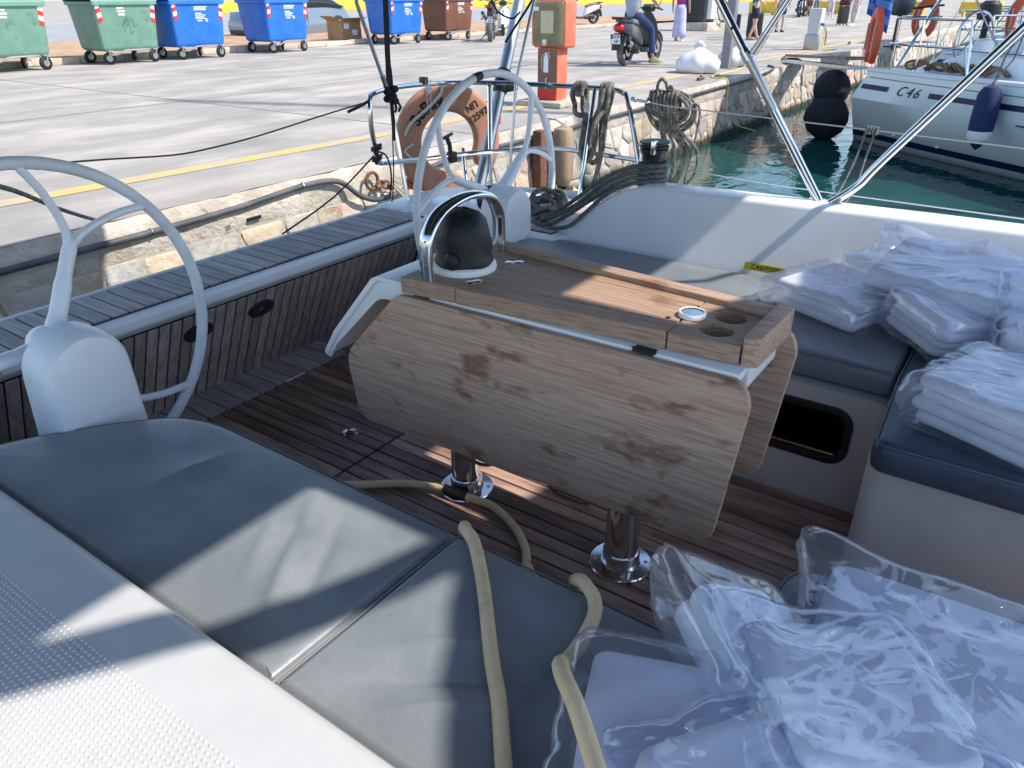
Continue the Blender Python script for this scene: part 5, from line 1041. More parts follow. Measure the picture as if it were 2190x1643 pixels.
bm = B(); tube(bm, [(.45, .12, .25), (.35, .34, .02)], .014, 6); obj('side_stand', bm, 'dark_trim', mc)
plate(mc, -.42, .62, 'ATB', '595'); place(mc, 20.35, 15.05, rad(33))
# silver-grey car parked beyond the gap
mat('car_paint', (.20, .24, .29), .25, metal=.4, coat=.6); mat('car_glass', (.02, .025, .03), .05)
car = thing('parked_car', 'grey car parked behind the gap between the blue containers', 'car', (19.3, 22.2, Q))
def cs_(x, w_, z0, z1, s=.8): return [(x, 22.9+w_*u, z0+(z1-z0)*v) for u, v in ((-1, 0), (-1.03, .3), (-1, .62), (-s, 1), (s, 1), (1, .62), (1.03, .3), (1, 0))]
bm = B(); loft(bm, [cs_(17.2, .66, .45, .80), cs_(17.35, .82, .30, .98), cs_(18.2, .88, .28, 1.08), cs_(18.9, .88, .26, 1.12), cs_(20.4, .88, .26, 1.15), cs_(21.2, .84, .30, 1.08), cs_(21.45, .70, .45, .95)]); obj('body', bm, 'car_paint', car, ang=40)
bm = B(); loft(bm, [cs_(18.5, .78, 1.10, 1.13), cs_(19.1, .74, 1.08, 1.55, .82), cs_(20.2, .74, 1.08, 1.60, .82), cs_(21.1, .76, 1.08, 1.14)]); obj('cabin', bm, 'car_glass', car, ang=40)
for x in (18.05, 20.7):
    for y in (22.08, 23.72):
        bm = B(); lathe(bm, [(.20, -.10), (.31, -.10), (.335, -.06), (.335, .06), (.31, .10), (.20, .10)], (x, y, Q+.335), 28, Matrix.Rotation(PI/2, 3, 'X'), cap=False); wq = obj('wheel', bm, 'tyre', car)
        bm = B(); lathe(bm, [(.0005, -.105), (.06, -.11), (.20, -.085), (.205, .085), (.06, .11), (.0005, .105)], (x, y, Q+.335), 20, Matrix.Rotation(PI/2, 3, 'X')); obj('hubcap', bm, 'steel_dull', wq)
bm = B(); bx(bm, 19.28, 19.29, 22.00, 22.03, .45, 1.05); obj('door_gap', bm, 'caulk', car)

# ---- people
mat('skin_a', (.50, .28, .19), .55); mat('skin_b', (.58, .36, .26), .55); mat('hair_dark', (.03, .02, .015), .7); mat('hair_grey', (.30, .29, .28), .7)
def cloth(name, c, rough=.85): return mat(name, c, rough, col2=tuple(v*.8 for v in c), nscale=6, bump=.4, bscale=9)
def joints(H=1.72, hip=None, kneeL=None, ankL=None, kneeR=None, ankR=None, elL=None, haL=None, elR=None, haR=None, lean=0):
    """standing pose, x forward, y left; any joint may be moved"""
    s = H/1.72; v = lambda *p: Vector(p)*s
    J = dict(pelvis=v(0, 0, .94), waist=v(.0+lean*.4, 0, 1.10), chest=v(.01+lean, 0, 1.30), neck=v(.0+lean*1.2, 0, 1.46), head0=v(.02+lean*1.3, 0, 1.54), head=v(.03+lean*1.4, 0, 1.64),
             hipL=v(0, .09, .90), hipR=v(0, -.09, .90), kneeL=v(.03, .10, .49), kneeR=v(.03, -.10, .49), ankL=v(-.02, .10, .09), ankR=v(-.02, -.10, .09), toeL=v(.15, .11, .03), toeR=v(.15, -.11, .03),
             shL=v(lean*1.1, .19, 1.41), shR=v(lean*1.1, -.19, 1.41), elL=v(-.02, .25, 1.12), elR=v(-.02, -.25, 1.12), haL=v(.08, .26, .88), haR=v(.08, -.26, .88), ftL=v(.10, .255, .78), ftR=v(.10, -.255, .78))
    return J, s
RAD = dict(pelvis=.125, waist=.115, chest=.135, neck=.052, head0=.062, head=.085, hipL=.085, hipR=.085, kneeL=.056, kneeR=.056, ankL=.038, ankR=.038, toeL=.034, toeR=.034, shL=.055, shR=.055, elL=.040, elR=.040, haL=.027, haR=.027, ftL=.016, ftR=.016)
EDG = [('pelvis', 'waist'), ('waist', 'chest'), ('chest', 'neck'), ('neck', 'head0'), ('head0', 'head'), ('pelvis', 'hipL'), ('pelvis', 'hipR'), ('hipL', 'kneeL'), ('kneeL', 'ankL'), ('ankL', 'toeL'), ('hipR', 'kneeR'), ('kneeR', 'ankR'), ('ankR', 'toeR'),
       ('chest', 'shL'), ('shL', 'elL'), ('elL', 'haL'), ('haL', 'ftL'), ('chest', 'shR'), ('shR', 'elR'), ('elR', 'haR'), ('haR', 'ftR')]
def person(label, x, y, rz, J, s, skinm, top, bottom, shoes, hair='hair_dark', bottom_kind='trousers', topm_sleeve=.5, z=None, shirt_low=0, group=None):
    t = thing('person', label, 'person', (0, 0, 0), group, world=False)
    R2 = {k: (J[k], RAD[k]*s*(1 if k not in ('chest', 'waist', 'pelvis') else 1)) for k in J}
    R2['chest'] = (J['chest'], (.145*s, .10*s)); R2['waist'] = (J['waist'], (.12*s, .095*s))
    obj('body', skin(EDG, R2, 1), skinm, t, ang=180)
    lerp = lambda a, b, q: J[a].lerp(J[b], q)
    # shirt
    D = dict(pelvis=(J['pelvis']+Vector((0, 0, -.03-shirt_low)), .148*s), waist=(J['waist'], .138*s), chest=(J['chest'], .160*s), nk=(lerp('chest', 'neck', .75), .07*s), shL=(J['shL'], .073*s), shR=(J['shR'], .073*s), aL=(lerp('shL', 'elL', topm_sleeve*1.2), .066*s), aR=(lerp('shR', 'elR', topm_sleeve*1.2), .066*s))
    obj('shirt', skin([('pelvis', 'waist'), ('waist', 'chest'), ('chest', 'nk'), ('chest', 'shL'), ('shL', 'aL'), ('chest', 'shR'), ('shR', 'aR')], D, 1), top, t, ang=180)
    g = {'trousers': .93, 'shorts': .0}.get(bottom_kind, .5)
    if bottom_kind == 'skirt':
        bm = B(); rings = []
        for q, r in ((0, .15), (.12, .175), (.4, .185), (.8, .205), (1, .215)):
            c = J['pelvis'].lerp((J['ankL']+J['ankR'])/2+Vector((0, 0, .02)), q)
            rings.append([(c.x+r*s*.85*math.cos(a)*(1+.05*math.sin(6*a)*q), c.y+r*s*math.sin(a)*(1+.05*math.cos(5*a)*q), c.z+.08*(1-q)) for a in np.linspace(0, 2*PI, 25)[:-1]])
        loft(bm, rings); obj('trousers', bm, bottom, t, ang=180)
    else:
        D = dict(pelvis=(J['pelvis'], .142*s), w=(lerp('pelvis', 'waist', .6), .130*s), hipL=(J['hipL'], .105*s), hipR=(J['hipR'], .105*s)); E_ = [('pelvis', 'w'), ('pelvis', 'hipL'), ('pelvis', 'hipR')]
        for sd in 'LR':
            if bottom_kind == 'trousers':
                D['k'+sd] = (J['knee'+sd], .080*s); D['a'+sd] = (lerp('knee'+sd, 'ank'+sd, .90), .066*s); E_ += [('hip'+sd, 'k'+sd), ('k'+sd, 'a'+sd)]
            else: D['k'+sd] = (lerp('hip'+sd, 'knee'+sd, .85), .098*s); E_ += [('hip'+sd, 'k'+sd)]
        obj(bottom_kind, skin(E_, D, 1), bottom, t, ang=180)
    for sd in 'LR':
        bm = B(); a, b = J['ank'+sd], J['toe'+sd]; d = (b-a); d.z = 0; d = d.normalized() if d.length > 1e-4 else Vector((1, 0, 0)); n = Vector((-d.y, d.x, 0)); rings = []
        base = min(a.z-.09*s, b.z-.03*s); dirv = (b-a).normalized()
        for q, w_, h in ((-.07, .03, .06), (-.04, .042, .10), (.06, .045, .10), (.14, .05, .07), (.20, .042, .05), (.235, .02, .03)):
            c = a+d*q*s; zb = base+(b.z-a.z+.06*s)*max(0, q)/.2*0
            rings.append([c+n*u*w_*s+Vector((0, 0, zb-c.z+v*h*s)) for u, v in ((-1, .0), (-1, .5), (-.6, 1), (.6, 1), (1, .5), (1, 0))])
        loft(bm, rings); sh_ = obj('shoe', bm, shoes, t, bevel=.008)
    h = J['head']; bm = B(); ball(bm, h+Vector((-.018, 0, .03))*s, (.105*s, .092*s, .105*s), 14, 10)
    for v in bm.verts:
        if v.co.x > h.x+.045*s and v.co.z < h.z+.06*s: v.co.x = h.x+.0*s
    obj('hair', bm, hair, t, ang=180)
    bm = B(); ball(bm, h+Vector((.090, 0, -.01))*s, (.022*s, .014*s, .028*s), 8, 6); obj('nose', bm, skinm, t)
    for e in (-1, 1):
        bm = B(); ball(bm, h+Vector((.076, e*.032, .015))*s, .009*s, 8, 6); obj('eye', bm, 'ink', t)
    t.location = (x, y, Q if z is None else z); t.rotation_euler.z = rz
    return t
# rider on the grey scooter (scooter's own axes, then turned with it)
J, s = joints(1.74); up = lambda k, *p: J.__setitem__(k, Vector(p))
for k, p in dict(pelvis=(.22, 0, .90), waist=(.21, 0, 1.06), chest=(.25, 0, 1.27), neck=(.30, 0, 1.45), head0=(.33, 0, 1.53), head=(.36, 0, 1.63), hipL=(.26, .10, .88), hipR=(.26, -.12, .88), kneeL=(.70, .18, .78), ankL=(.72, .17, .40), toeL=(.88, .18, .34), kneeR=(.62, -.24, .66), ankR=(.56, -.33, .13), toeR=(.73, -.42, .06),
                 shL=(.28, .19, 1.40), shR=(.28, -.19, 1.40), elL=(.50, .30, 1.17), haL=(.76, .33, 1.03), ftL=(.84, .31, 1.02), elR=(.50, -.30, 1.17), haR=(.76, -.33, 1.03), ftR=(.84, -.31, 1.02)).items(): J[k] = Vector(p)
person('person in pale grey shirt and jeans riding the grey scooter, one foot down', 14.69, 7.52, rad(-1), J, s, 'skin_a', cloth('shirt_pale', (.42, .47, .56)), cloth('jeans', (.045, .075, .16)), mat('shoe_olive', (.26, .25, .13), .7), topm_sleeve=.7, shirt_low=.04)
J, s = joints(1.68); J['ankL'] += Vector((.10, 0, 0)); J['toeL'] += Vector((.10, 0, 0))
person('woman in magenta top and long lilac skirt trousers walking on the quay', 23.6, 10.3, rad(10), J, s, 'skin_a', cloth('top_magenta', (.38, .03, .24)), cloth('lilac', (.50, .50, .72)), mat('shoe_pale', (.6, .57, .52), .7), bottom_kind='skirt', topm_sleeve=.6)
J, s = joints(1.78); J['haR'] += Vector((.12, .02, .10)); J['ftR'] += Vector((.16, .04, .13)); J['ankL'] += Vector((.18, 0, .0)); J['toeL'] += Vector((.18, 0, 0)); J['ankR'] -= Vector((.10, 0, 0)); J['toeR'] -= Vector((.10, 0, 0))
person('person in teal shirt and dark shorts walking with black suitcase', 25.2, 8.55, rad(-60), J, s, 'skin_b', cloth('top_teal', (.0, .23, .26)), cloth('shorts_dark', (.02, .025, .045)), mat('sandal', (.25, .16, .11), .7), bottom_kind='shorts')
J, s = joints(1.76)
person('person in pale blue shirt and navy shorts with grey backpack on the quay', 31.2, 9.6, rad(-150), J, s, 'skin_b', cloth('top_paleblue', (.30, .38, .52)), cloth('shorts_navy', (.03, .045, .12)), mat('shoe_navy', (.03, .04, .08), .7), bottom_kind='shorts')
bp_ = thing('backpack', 'grey backpack worn by the person in navy shorts', 'backpack', (31.4, 9.55, Q+1.1)); bm = B(); bx(bm, 31.32, 31.54, 9.42, 9.80, Q+.95, Q+1.42); obj('bag', bm, cloth('pack_grey', (.09, .095, .09)), bp_, bevel=.07); bm = B(); bx(bm, 31.53, 31.60, 9.48, 9.74, Q+1.0, Q+1.2); obj('pocket', bm, 'pack_grey', bp_, bevel=.03)
def suitcase(x, y, rz, label, m, h=.62):
    t = thing('suitcase', label, 'suitcase', (0, 0, 0), 'suitcases on the quay', world=False)
    bm = B(); bx(bm, -.13, .13, -.22, .22, .06, h); obj('case', bm, m, t, bevel=.035)
    for k in (-.12, 0, .12):
        bm = B(); bx(bm, -.136, .136, k-.012, k+.012, .10, h-.05); obj('rib', bm, m, t)
    for a in (-.1, .1):
        for b in (-.18, .18):
            bm = B(); lathe(bm, [(.0005, -.015), (.03, -.015), (.03, .015), (.0005, .015)], (a, b, .03), 10, Matrix.Rotation(PI/2, 3, 'X')); obj('wheel', bm, 'black_rubber', t)
    bm = B(); tube(bm, [(-.08, -.09, h), (-.08, -.09, h+.38), (-.08, .09, h+.38), (-.08, .09, h)], .01, 6); obj('handle', bm, 'steel_dull', t)
    t.location = (x, y, Q); t.rotation_euler.z = rz; return t
mat('case_black', (.018, .019, .022), .5)
suitcase(25.9, 8.75, .6, 'black suitcase pulled by the person in teal', 'case_black', .75); suitcase(39.5, 9.35, .9, 'tall black suitcase with a maroon bag on top', 'case_black', .78); suitcase(26.3, 9.6, .3, 'second black suitcase behind the person in teal', 'case_black', .7)
mb = thing('handbag', 'maroon bag resting on the tall black suitcase', 'bag', (39.5, 9.35, Q+.78)); bm = B(); loft(bm, [[(39.5+u*.14*k, 9.35+v*.26*k, z) for u, v in circ(0, 0, 1, 14)] for k, z in ((.8, Q+.79), (1, Q+.84), (1, Q+.95), (.75, Q+1.08))]); obj('bag', bm, cloth('maroon', (.12, .03, .03)), mb)
bm = B(); tube(bm, spline([(39.5, 9.2, Q+1.05), (39.5, 9.25, Q+1.28), (39.5, 9.45, Q+1.28), (39.5, 9.5, Q+1.05)], 5), .012, 6); obj('strap', bm, 'maroon', mb)
J, s = joints(1.75); J['ankL'] += Vector((.15, 0, 0)); J['toeL'] += Vector((.15, 0, 0))
person('person in maroon shorts standing by the yellow barriers', 54.5, 15.0, rad(60), J, s, 'skin_a', cloth('top_pink', (.45, .20, .24)), cloth('shorts_maroon', (.17, .05, .07)), mat('sandal', (.25, .16, .11), .7), bottom_kind='shorts')
person('person in white trousers far behind the power pedestal', 52.5, 13.2, rad(200), J, s, 'skin_a', cloth('top_white', (.65, .62, .72)), cloth('white_trousers', (.66, .62, .74)), mat('shoe_pale', (.6, .57, .52), .7))
person('person in grey-green trousers between the maroon shorts and the white trousers', 53.0, 14.2, rad(40), J, s, 'skin_b', cloth('top_cream', (.60, .56, .46)), cloth('trousers_sage', (.22, .27, .27)), mat('shoe_pale', (.6, .57, .52), .7))
person('person in pale trousers and cream shoes beside the tall suitcase', 38.8, 8.7, rad(150), J, s, 'skin_b', cloth('top_sky', (.42, .52, .62)), cloth('trousers_pale', (.62, .56, .50)), mat('shoe_pale', (.6, .57, .52), .7))
# ============================================================ packs of white linen in clear plastic
mat('linen', (.88, .87, .89), .85, col2=(.78, .77, .81), nscale=6, bump=.25, bscale=10)
film('clear_film', gloss=.38, bump=.12, bscale=5)
def crease(p, seed, f):                             # sharp folds: ridged noise
    v = NZ.noise(p*f+Vector((seed*3.1, seed, seed*1.7))); w_ = NZ.noise(p*f*2.3+Vector((seed, 9, seed*2.2)))
    return (1-abs(v)*2.2)*.65+(1-abs(w_)*2.2)*.35
def slab(bm, c, sz, rot, seed, tilt, n=40, amp=.006):
    """folded cloth: flat slab with soft rounded folds, slightly rumpled top"""
    R_ = Matrix.Rotation(rot, 3, 'Z')
    if tilt: R_ = R_ @ Matrix.Rotation(tilt[0], 3, 'X') @ Matrix.Rotation(tilt[1], 3, 'Y')
    P2 = rrect(-sz[0]/2, sz[0]/2, -sz[1]/2, sz[1]/2, .022, 5); P3 = []
    for i in range(len(P2)):
        a, b = Vector(P2[i]), Vector(P2[(i+1) % len(P2)]); k = max(1, int((b-a).length/.02)); P3 += [a.lerp(b, q/k) for q in range(k)]
    rings = []; h = sz[2]/2
    for s_, z in ((.3, -1), (.9, -1), (.97, -.9), (1, -.45), (1.004, 0), (1, .45), (.97, .9), (.93, 1), (.88, 1.01), (.82, 1.02), (.75, 1.02), (.68, 1.02), (.6, 1.03), (.52, 1.03), (.44, 1.03), (.36, 1.03), (.28, 1.02), (.2, 1.02), (.12, 1.02), (.03, 1.0)):
        ring = []
        for q in P3:
            p = Vector((q.x*s_, q.y*s_, z*h)); d = NZ.noise_vector(p*5+Vector((seed*5, seed, 2)))*amp; d.z *= .8
            if z >= 1: d.z += .011*crease(Vector((p.x+p.y*.5, p.y*.5-p.x*.2, seed)), seed, 8)*min(1, (1-s_)*6)
            ring.append(Vector(c)+R_ @ (p+d))
        rings.append(ring)
    return loft(bm, rings)
def wrap(bm, c, sz, rot, seed, tilt, ears, amp=.013):
    """thin bag shrunk loosely round the stack, creased, with loose corners"""
    R_ = Matrix.Rotation(rot, 3, 'Z')
    if tilt: R_ = R_ @ Matrix.Rotation(tilt[0], 3, 'X') @ Matrix.Rotation(tilt[1], 3, 'Y')
    P2 = rrect(-sz[0]/2, sz[0]/2, -sz[1]/2, sz[1]/2, .03, 6); P3 = []
    for i in range(len(P2)):
        a, b = Vector(P2[i]), Vector(P2[(i+1) % len(P2)]); k = max(1, int((b-a).length/.010)); P3 += [a.lerp(b, q/k) for q in range(k)]
    rings = []; h = sz[2]/2
    prof = [(.4, -1.0), (.8, -1.02), (.96, -.98)]+[(1.0+.02*math.sin(z*3), z) for z in np.linspace(-.8, .8, 7)]+[(.97, .98)]+[(q, 1.04) for q in np.linspace(.9, .05, 18)]
    for s_, z in prof:
        ring = []
        for q in P3:
            p = Vector((q.x*s_, q.y*s_, z*h)); out = Vector((q.x*s_, q.y*s_, z*h*1.5)); out = out.normalized() if out.length > 1e-4 else Vector((0, 0, 1))
            k = crease(Vector((p.x+p.y*.45, p.y*.42-p.x*.25, p.z)), seed, 13)*amp*(1 if abs(z) < 1 else .75)
            d = (Vector((0, 0, 1)) if z > 1 else out)*k
            for (px, py, pz, pr, ps) in ears:
                e = Vector((px, py, pz)); ql = (p-e).length
                if ql < pr: d += (Vector((px, py, 0)).normalized()*ps+Vector((0, 0, pz*.55)))*(1-ql/pr)**1.6*(1+.5*crease(p, seed+2, 25))
            ring.append(Vector(c)+R_ @ (p+d))
        rings.append(ring)
    return loft(bm, rings)
def pack(x, y, z, sz, rot, seed, label, layers=3, tilt=None, ears=(), grp='packs of folded white linen in clear plastic', over=1.05):
    t = thing('linen_pack', label, 'linen pack', (x, y, z), grp); h = sz[2]/layers; r5 = random.Random(seed)
    T_ = Matrix.Rotation(rot, 3, 'Z') @ (Matrix.Rotation(tilt[0], 3, 'X') @ Matrix.Rotation(tilt[1], 3, 'Y') if tilt else Matrix.Identity(3))
    for k in range(layers):
        bm = B(); c = Vector((x, y, z+sz[2]/2))+T_ @ Vector((r5.uniform(-.008, .008), r5.uniform(-.008, .008), -sz[2]/2+h*(k+.5)))
        slab(bm, c, (sz[0]*r5.uniform(.90, .96), sz[1]*r5.uniform(.90, .96), h*.97), rot+r5.uniform(-.04, .04), seed+k*.37, tilt); obj('folded_linen', bm, 'linen', t, ang=180)
    bm = B(); wrap(bm, (x, y, z+sz[2]/2+.003), (sz[0]*over, sz[1]*over, sz[2]*1.12), rot, seed+9.1, tilt, ears); obj('plastic_film', bm, 'clear_film', t, ang=180)
    return t
Z0 = CT+.008
pack(2.615, .455, Z0, (.36, .36, .085), rad(-20), 1, 'square pack of white linen in sunlight nearest the caution sticker', 3, (.03, .02), ((-.18, .18, .0, .08, .03), (-.19, -.16, 0, .08, .03)))
pack(2.47, .135, Z0+.01, (.25, .24, .11), rad(-38), 2, 'small grey-white linen pack squeezed between others on the far bench', 4, (.16, .14))
pack(2.50, -.13, Z0+.02, (.34, .28, .13), rad(8), 3, 'tilted linen pack in plastic at the right edge on the far bench', 3, (.05, -.35))
pack(2.01, -.085, Z0, (.36, .35, .115), rad(-16), 4, 'nearest plump linen pack on the corner of the far bench', 4, (.03, .04), ((-.17, .17, .0, .09, .02),))
pack(2.65, .13, Z0+.125, (.34, .50, .065), rad(-10), 5, 'loose linen bag draped on top of the pile against the far coaming', 2, (.05, -.12), ((.12, .26, .07, .13, .05), (-.12, .25, .02, .12, .05), (.15, 0, .05, .12, .02)), over=1.10)
pack(.64, .155, Z0+.004, (.38, .36, .06), rad(20), 6, 'flat linen bag under the hose at bottom right', 2, (.03, -.06), ((-.19, .17, .015, .10, .03),), over=1.06)
pack(.905, .205, Z0+.015, (.17, .17, .075), rad(52), 7, 'small peaked linen bag standing behind the flat bag at bottom centre right', 2, (.38, -.22), ((.08, .08, .03, .10, .05), (-.08, .08, .02, .09, .03)), over=1.16)
pack(1.015, -.11, Z0, (.37, .46, .075), rad(4), 8, 'large linen bag with loose plastic corner on the near bench corner', 2, (.0, .0), ((.17, .23, .02, .13, .05), (-.15, .23, .05, .10, .02)), over=1.07)
pack(.70, -.12, Z0, (.30, .34, .085), rad(-12), 10, 'linen bag lying lowest at the bottom edge of the picture', 3, (-.03, .05), ((-.1, .17, .04, .12, .03),), over=1.07)
pack(.86, .035, Z0+.058, (.27, .26, .05), rad(35), 11, 'thin folded linen bag on top of the heap at bottom right', 2, (.10, .05), ((.12, .12, .03, .1, .03), (-.12, -.1, .03, .09, .03), (-.1, .12, .04, .1, .02)), over=1.10)
pack(.615, .085, Z0+.066, (.25, .22, .038), rad(58), 12, 'thin folded linen bag on the flat bag beside the hose end', 2, (.05, -.04), ((.1, .1, .02, .09, .02), (-.1, .08, .03, .09, .02)), over=1.12)
# ============================================================ moored yachts beyond
mat('hull_white', (.80, .86, .87), .18, coat=.3); mat('navy', (.012, .022, .09), .35); mat('antifoul', (.02, .03, .06), .6)
RS = [(0, 1.70, 1.04, -.67, .42), (1.3, 1.86, 1.20, -.32, .43), (2.7, 1.96, 1.33, 0, .45), (5, 2.05, 1.60, 0, .50), (8, 1.75, 1.25, 0, .60), (10.5, .95, .58, .1, .72), (12.3, .05, .03, .2, .85)]
def ring_at(s):
    for i in range(len(RS)-1):
        if s <= RS[i+1][0] or i == len(RS)-2:
            a, b = RS[i], RS[i+1]; q = (s-a[0])/(b[0]-a[0]); r = [a[k]+(b[k]-a[k])*q for k in range(5)]; break
    s0, hb, wl, so_, zs = r
    pts = [(hb, zs, 0), (hb*1.0, zs-.06, -.01), (hb*.985+wl*.015, zs-.42, .35), (wl+(hb-wl)*.42, WL+.32, .72), (wl, WL, 1.0), (wl*.55, WL-.30, 1.15), (0.0, WL-.45, 1.25)]
    return [(s0+so_*f, t_, z) for t_, z, f in pts]
def hullpt(s, z, off=.004):
    R_ = ring_at(s)
    for (s0, t0, z0), (s1, t1, z1) in zip(R_, R_[1:]):
        if z1 <= z <= z0:
            q = (z0-z)/(z0-z1); return Vector((s0+(s1-s0)*q, -(t0+(t1-t0)*q)-off, z))
    return Vector((s, -R_[0][1]-off, z))
def strip(par, name, s0, s1, z0, z1, m, n=14, off=.005):
    bm = B(); loft(bm, [[hullpt(s, z, off) for s in np.linspace(s0, s1, n)] for z in (z0(s0) if callable(z0) else z0, z1)], closed=False); return obj(name, bm, m, par)
def moored(label, detail, seed):
    t = thing('moored_yacht', label, 'yacht', (0, 0, 0), 'yachts moored stern-to along the quay', world=False); r6 = random.Random(seed)
    bm = B(); loft(bm, [[(s, -t_, z) for s, t_, z in R_]+[(s, t_, z) for s, t_, z in R_[-2::-1]] for R_ in [ring_at(s) for s in (0, .65, 1.3, 2, 2.7, 3.8, 5, 6.5, 8, 9.3, 10.5, 11.5, 12.3)]], closed=False)
    f = [(s, -t_, z) for s, t_, z in ring_at(0)]+[(s, t_, z) for s, t_, z in ring_at(0)[-2::-1]]; bm.faces.new([bm.verts.new(p) for p in f]); h = obj('hull', bm, 'hull_white', t, ang=40)
    ss = list(np.linspace(0, 12.2, 20)); zr = lambda s: [r for r in [ring_at(s)]][0][0][2]
    bm = B(); loft(bm, [[(s, -ring_at(s)[0][1]+.005, zr(s)-.004) for s in ss], [(s, 0, zr(s)+.02) for s in ss], [(s, ring_at(s)[0][1]-.005, zr(s)-.004) for s in ss]], closed=False); dk_ = obj('deck', bm, 'gelcoat', t)
    bm = B(); tube(bm, [hullpt(s, zr(s)+.0, -.01) for s in ss], .035, 6); obj('toe_rail', bm, 'gelcoat', dk_)
    for z0, z1, m in ((WL+.20, WL+.10, 'navy'), (WL+.02, WL-.25, 'antifoul')):
        bm = B(); loft(bm, [[hullpt(s, z, .006) for s in np.linspace(0, 12, 30)] for z in (z0, (z0+z1)/2, z1)], closed=False); obj('boot_stripe', bm, m, h)
    # cockpit coamings, seats, cabin, windows
    for sd in (-1, 1):
        bm = B(); loft(bm, [[(s, sd*(w_-d), z) for d, z in ((0, .40), (.05, .68+dz), (.16, .72+dz), (.28, .68+dz), (.30, .40))] for s, w_, dz in ((.7, 1.35, -.2), (1.3, 1.42, 0), (3.9, 1.45, .04), (4.2, 1.45, .04))]); obj('coaming', bm, 'gelcoat', dk_)
    bm = B(); loft(bm, [[(s, y_*w_, zz) for y_, zz in ((-1, .45), (-.9, z), (-.5, z+.08), (.5, z+.08), (.9, z), (1, .45))] for s, w_, z in ((4.0, 1.45, .98), (6.5, 1.4, .95), (9, .9, .85), (9.6, .7, .72))]); obj('cabin', bm, 'gelcoat', dk_)
    bm = B(); bx(bm, 4.3, 6.6, -1.415, -1.39, .62, .80); obj('cabin_window', bm, 'car_glass', dk_)
    for sd in (-1, 1):
        bm = B(); tube(bm, [(.9+0*sd, sd*.75+.36*math.cos(a), .85+.36*math.sin(a)) for a in np.linspace(0, 2*PI, 29)[:-1]], .018, 8, closed=True)
        for k in range(5): tube(bm, [(.9, sd*.75, .85), (.9, sd*.75+.36*math.cos(k*2*PI/5), .85+.36*math.sin(k*2*PI/5))], .009, 6)
        obj('steering_wheel', bm, 'steel_dull', dk_)
        bm = B(); bx(bm, 1.0, 1.16, sd*.75-.12, sd*.75+.12, .3, .86); obj('wheel_pedestal', bm, 'gelcoat', dk_, bevel=.04)
    # stern rail
    for sd in (-1, 1):
        for k, z in enumerate((1.12, .78)):
            bm = B(); tube(bm, spline([(.10, sd*.55, z), (.08, sd*1.2, z), (.20, sd*1.55, z), (.7, sd*1.66, z), (1.6, sd*1.72, z)], 5)+[Vector((1.75, sd*1.74, .43))], .0145, 8); obj('stern_rail', bm, 'steel', t)
        for s, t_ in ((.10, .55), (.16, 1.45), (.8, 1.66)):
            bm = B(); tube(bm, [(s, sd*t_, 1.12), (s+.03, sd*t_, .42)], .0145, 8); obj('rail_post', bm, 'steel', t)
        bm = B(); tube(bm, [(1.7, sd*1.73, 1.05), (3.6, sd*1.85, 1.05), (6, sd*1.85, 1.1)], .006, 5); tube(bm, [(1.7, sd*1.73, .76), (3.6, sd*1.85, .76), (6, sd*1.85, .8)], .006, 5); tube(bm, [(3.6, sd*1.85, .45), (3.6, sd*1.85, 1.06)], .013, 6); obj('lifeline', bm, 'steel', t)
        bm = B(); tube(bm, [(.15, sd*1.30, .45), (.55, sd*1.25, 1.25), (1.1, sd*1.22, 2.1)], .024, 8); obj('arch_leg', bm, 'steel', t)
        bm = B(); tube(bm, [(1.9, sd*1.40, .70), (1.2, sd*1.42, 1.5), (.6, sd*1.44, 2.25)], .014, 8); tube(bm, [(1.9, sd*1.40, .70), (2.6, sd*1.42, 1.5), (3.2, sd*1.44, 2.25)], .014, 8); obj('bimini_leg', bm, 'steel', t)
    bm = B(); loft(bm, [[(s, y_, 2.25+.12*(1-abs(y_)/1.45)) for y_ in (-1.45, -.7, 0, .7, 1.45)] for s in (.4, 1.6, 3.3)], closed=False); obj('bimini_top', bm, 'canvas', t)
    bm = B(); loft(bm, [[(s, y_, z) for s, y_ in ((-1.4, -1.3), (.35, -1.3), (.35, 1.35), (-1.4, 1.35))] for z in (2.30, 2.34)]); obj('wall_shade_panel', bm, 'car_glass', t)  # unseen panel added over the stern to throw shade on the quay wall
    bm = B(); tube(bm, [(6.0, 0, .5), (6.0, 0, 17)], .09, 10); obj('mast', bm, 'aluminium', t)
    for p in ((.2, -.7, .5), (.2, .7, .5), (6.1, -1.85, .5), (6.1, 1.85, .5), (12, 0, .9)):
        bm = B(); tube(bm, [p, (6.0, 0, 16.5)], .006, 5); obj('stay', bm, 'steel_dull', t)
    bm = B(); tube(bm, [(6.1, 0, 1.9), (1.8, 0, 2.55)], .07, 8); tube(bm, [(6.0, 0, 2.1), (1.9, 0, 2.72)], .14, 8); obj('boom', bm, 'canvas', t)
    return t
c46 = moored('white moored yacht with navy stripes and C46 on its side', True, 1)
hull = [o for o in c46.children if o.name.startswith('hull')][0]
for s0, s1, z in ((.06, .62, .185), (1.38, 6.0, .185)):
    bm = B(); loft(bm, [[hullpt(s, zz, .006) for s in np.linspace(s0, s1, 16)] for zz in (z+.035, z-.035)], closed=False); o = obj('cove_stripe', bm, 'navy', hull)
obj('lettering', text_bm('C46', .19, .0, lambda u, v, wv: hullpt(1.0+u*1.15, .185+v, .008+wv), .001, shear=.3, space=1.25), 'ink', hull)
bm = B(); loft(bm, [[hullpt(s, zz, .005) for s in np.linspace(.1, 6, 24)] for zz in (.325, .312)], closed=False); obj('cove_line', bm, mat('grey_line', (.16, .22, .25), .5), hull)
for s in (.55, .78, 1.5):
    c = hullpt(s, WL+.26-.05*(s-.5), .004); bm = B(); ball(bm, c, (.035, .012, .018)); obj('skin_fitting', bm, 'white_paint', hull)
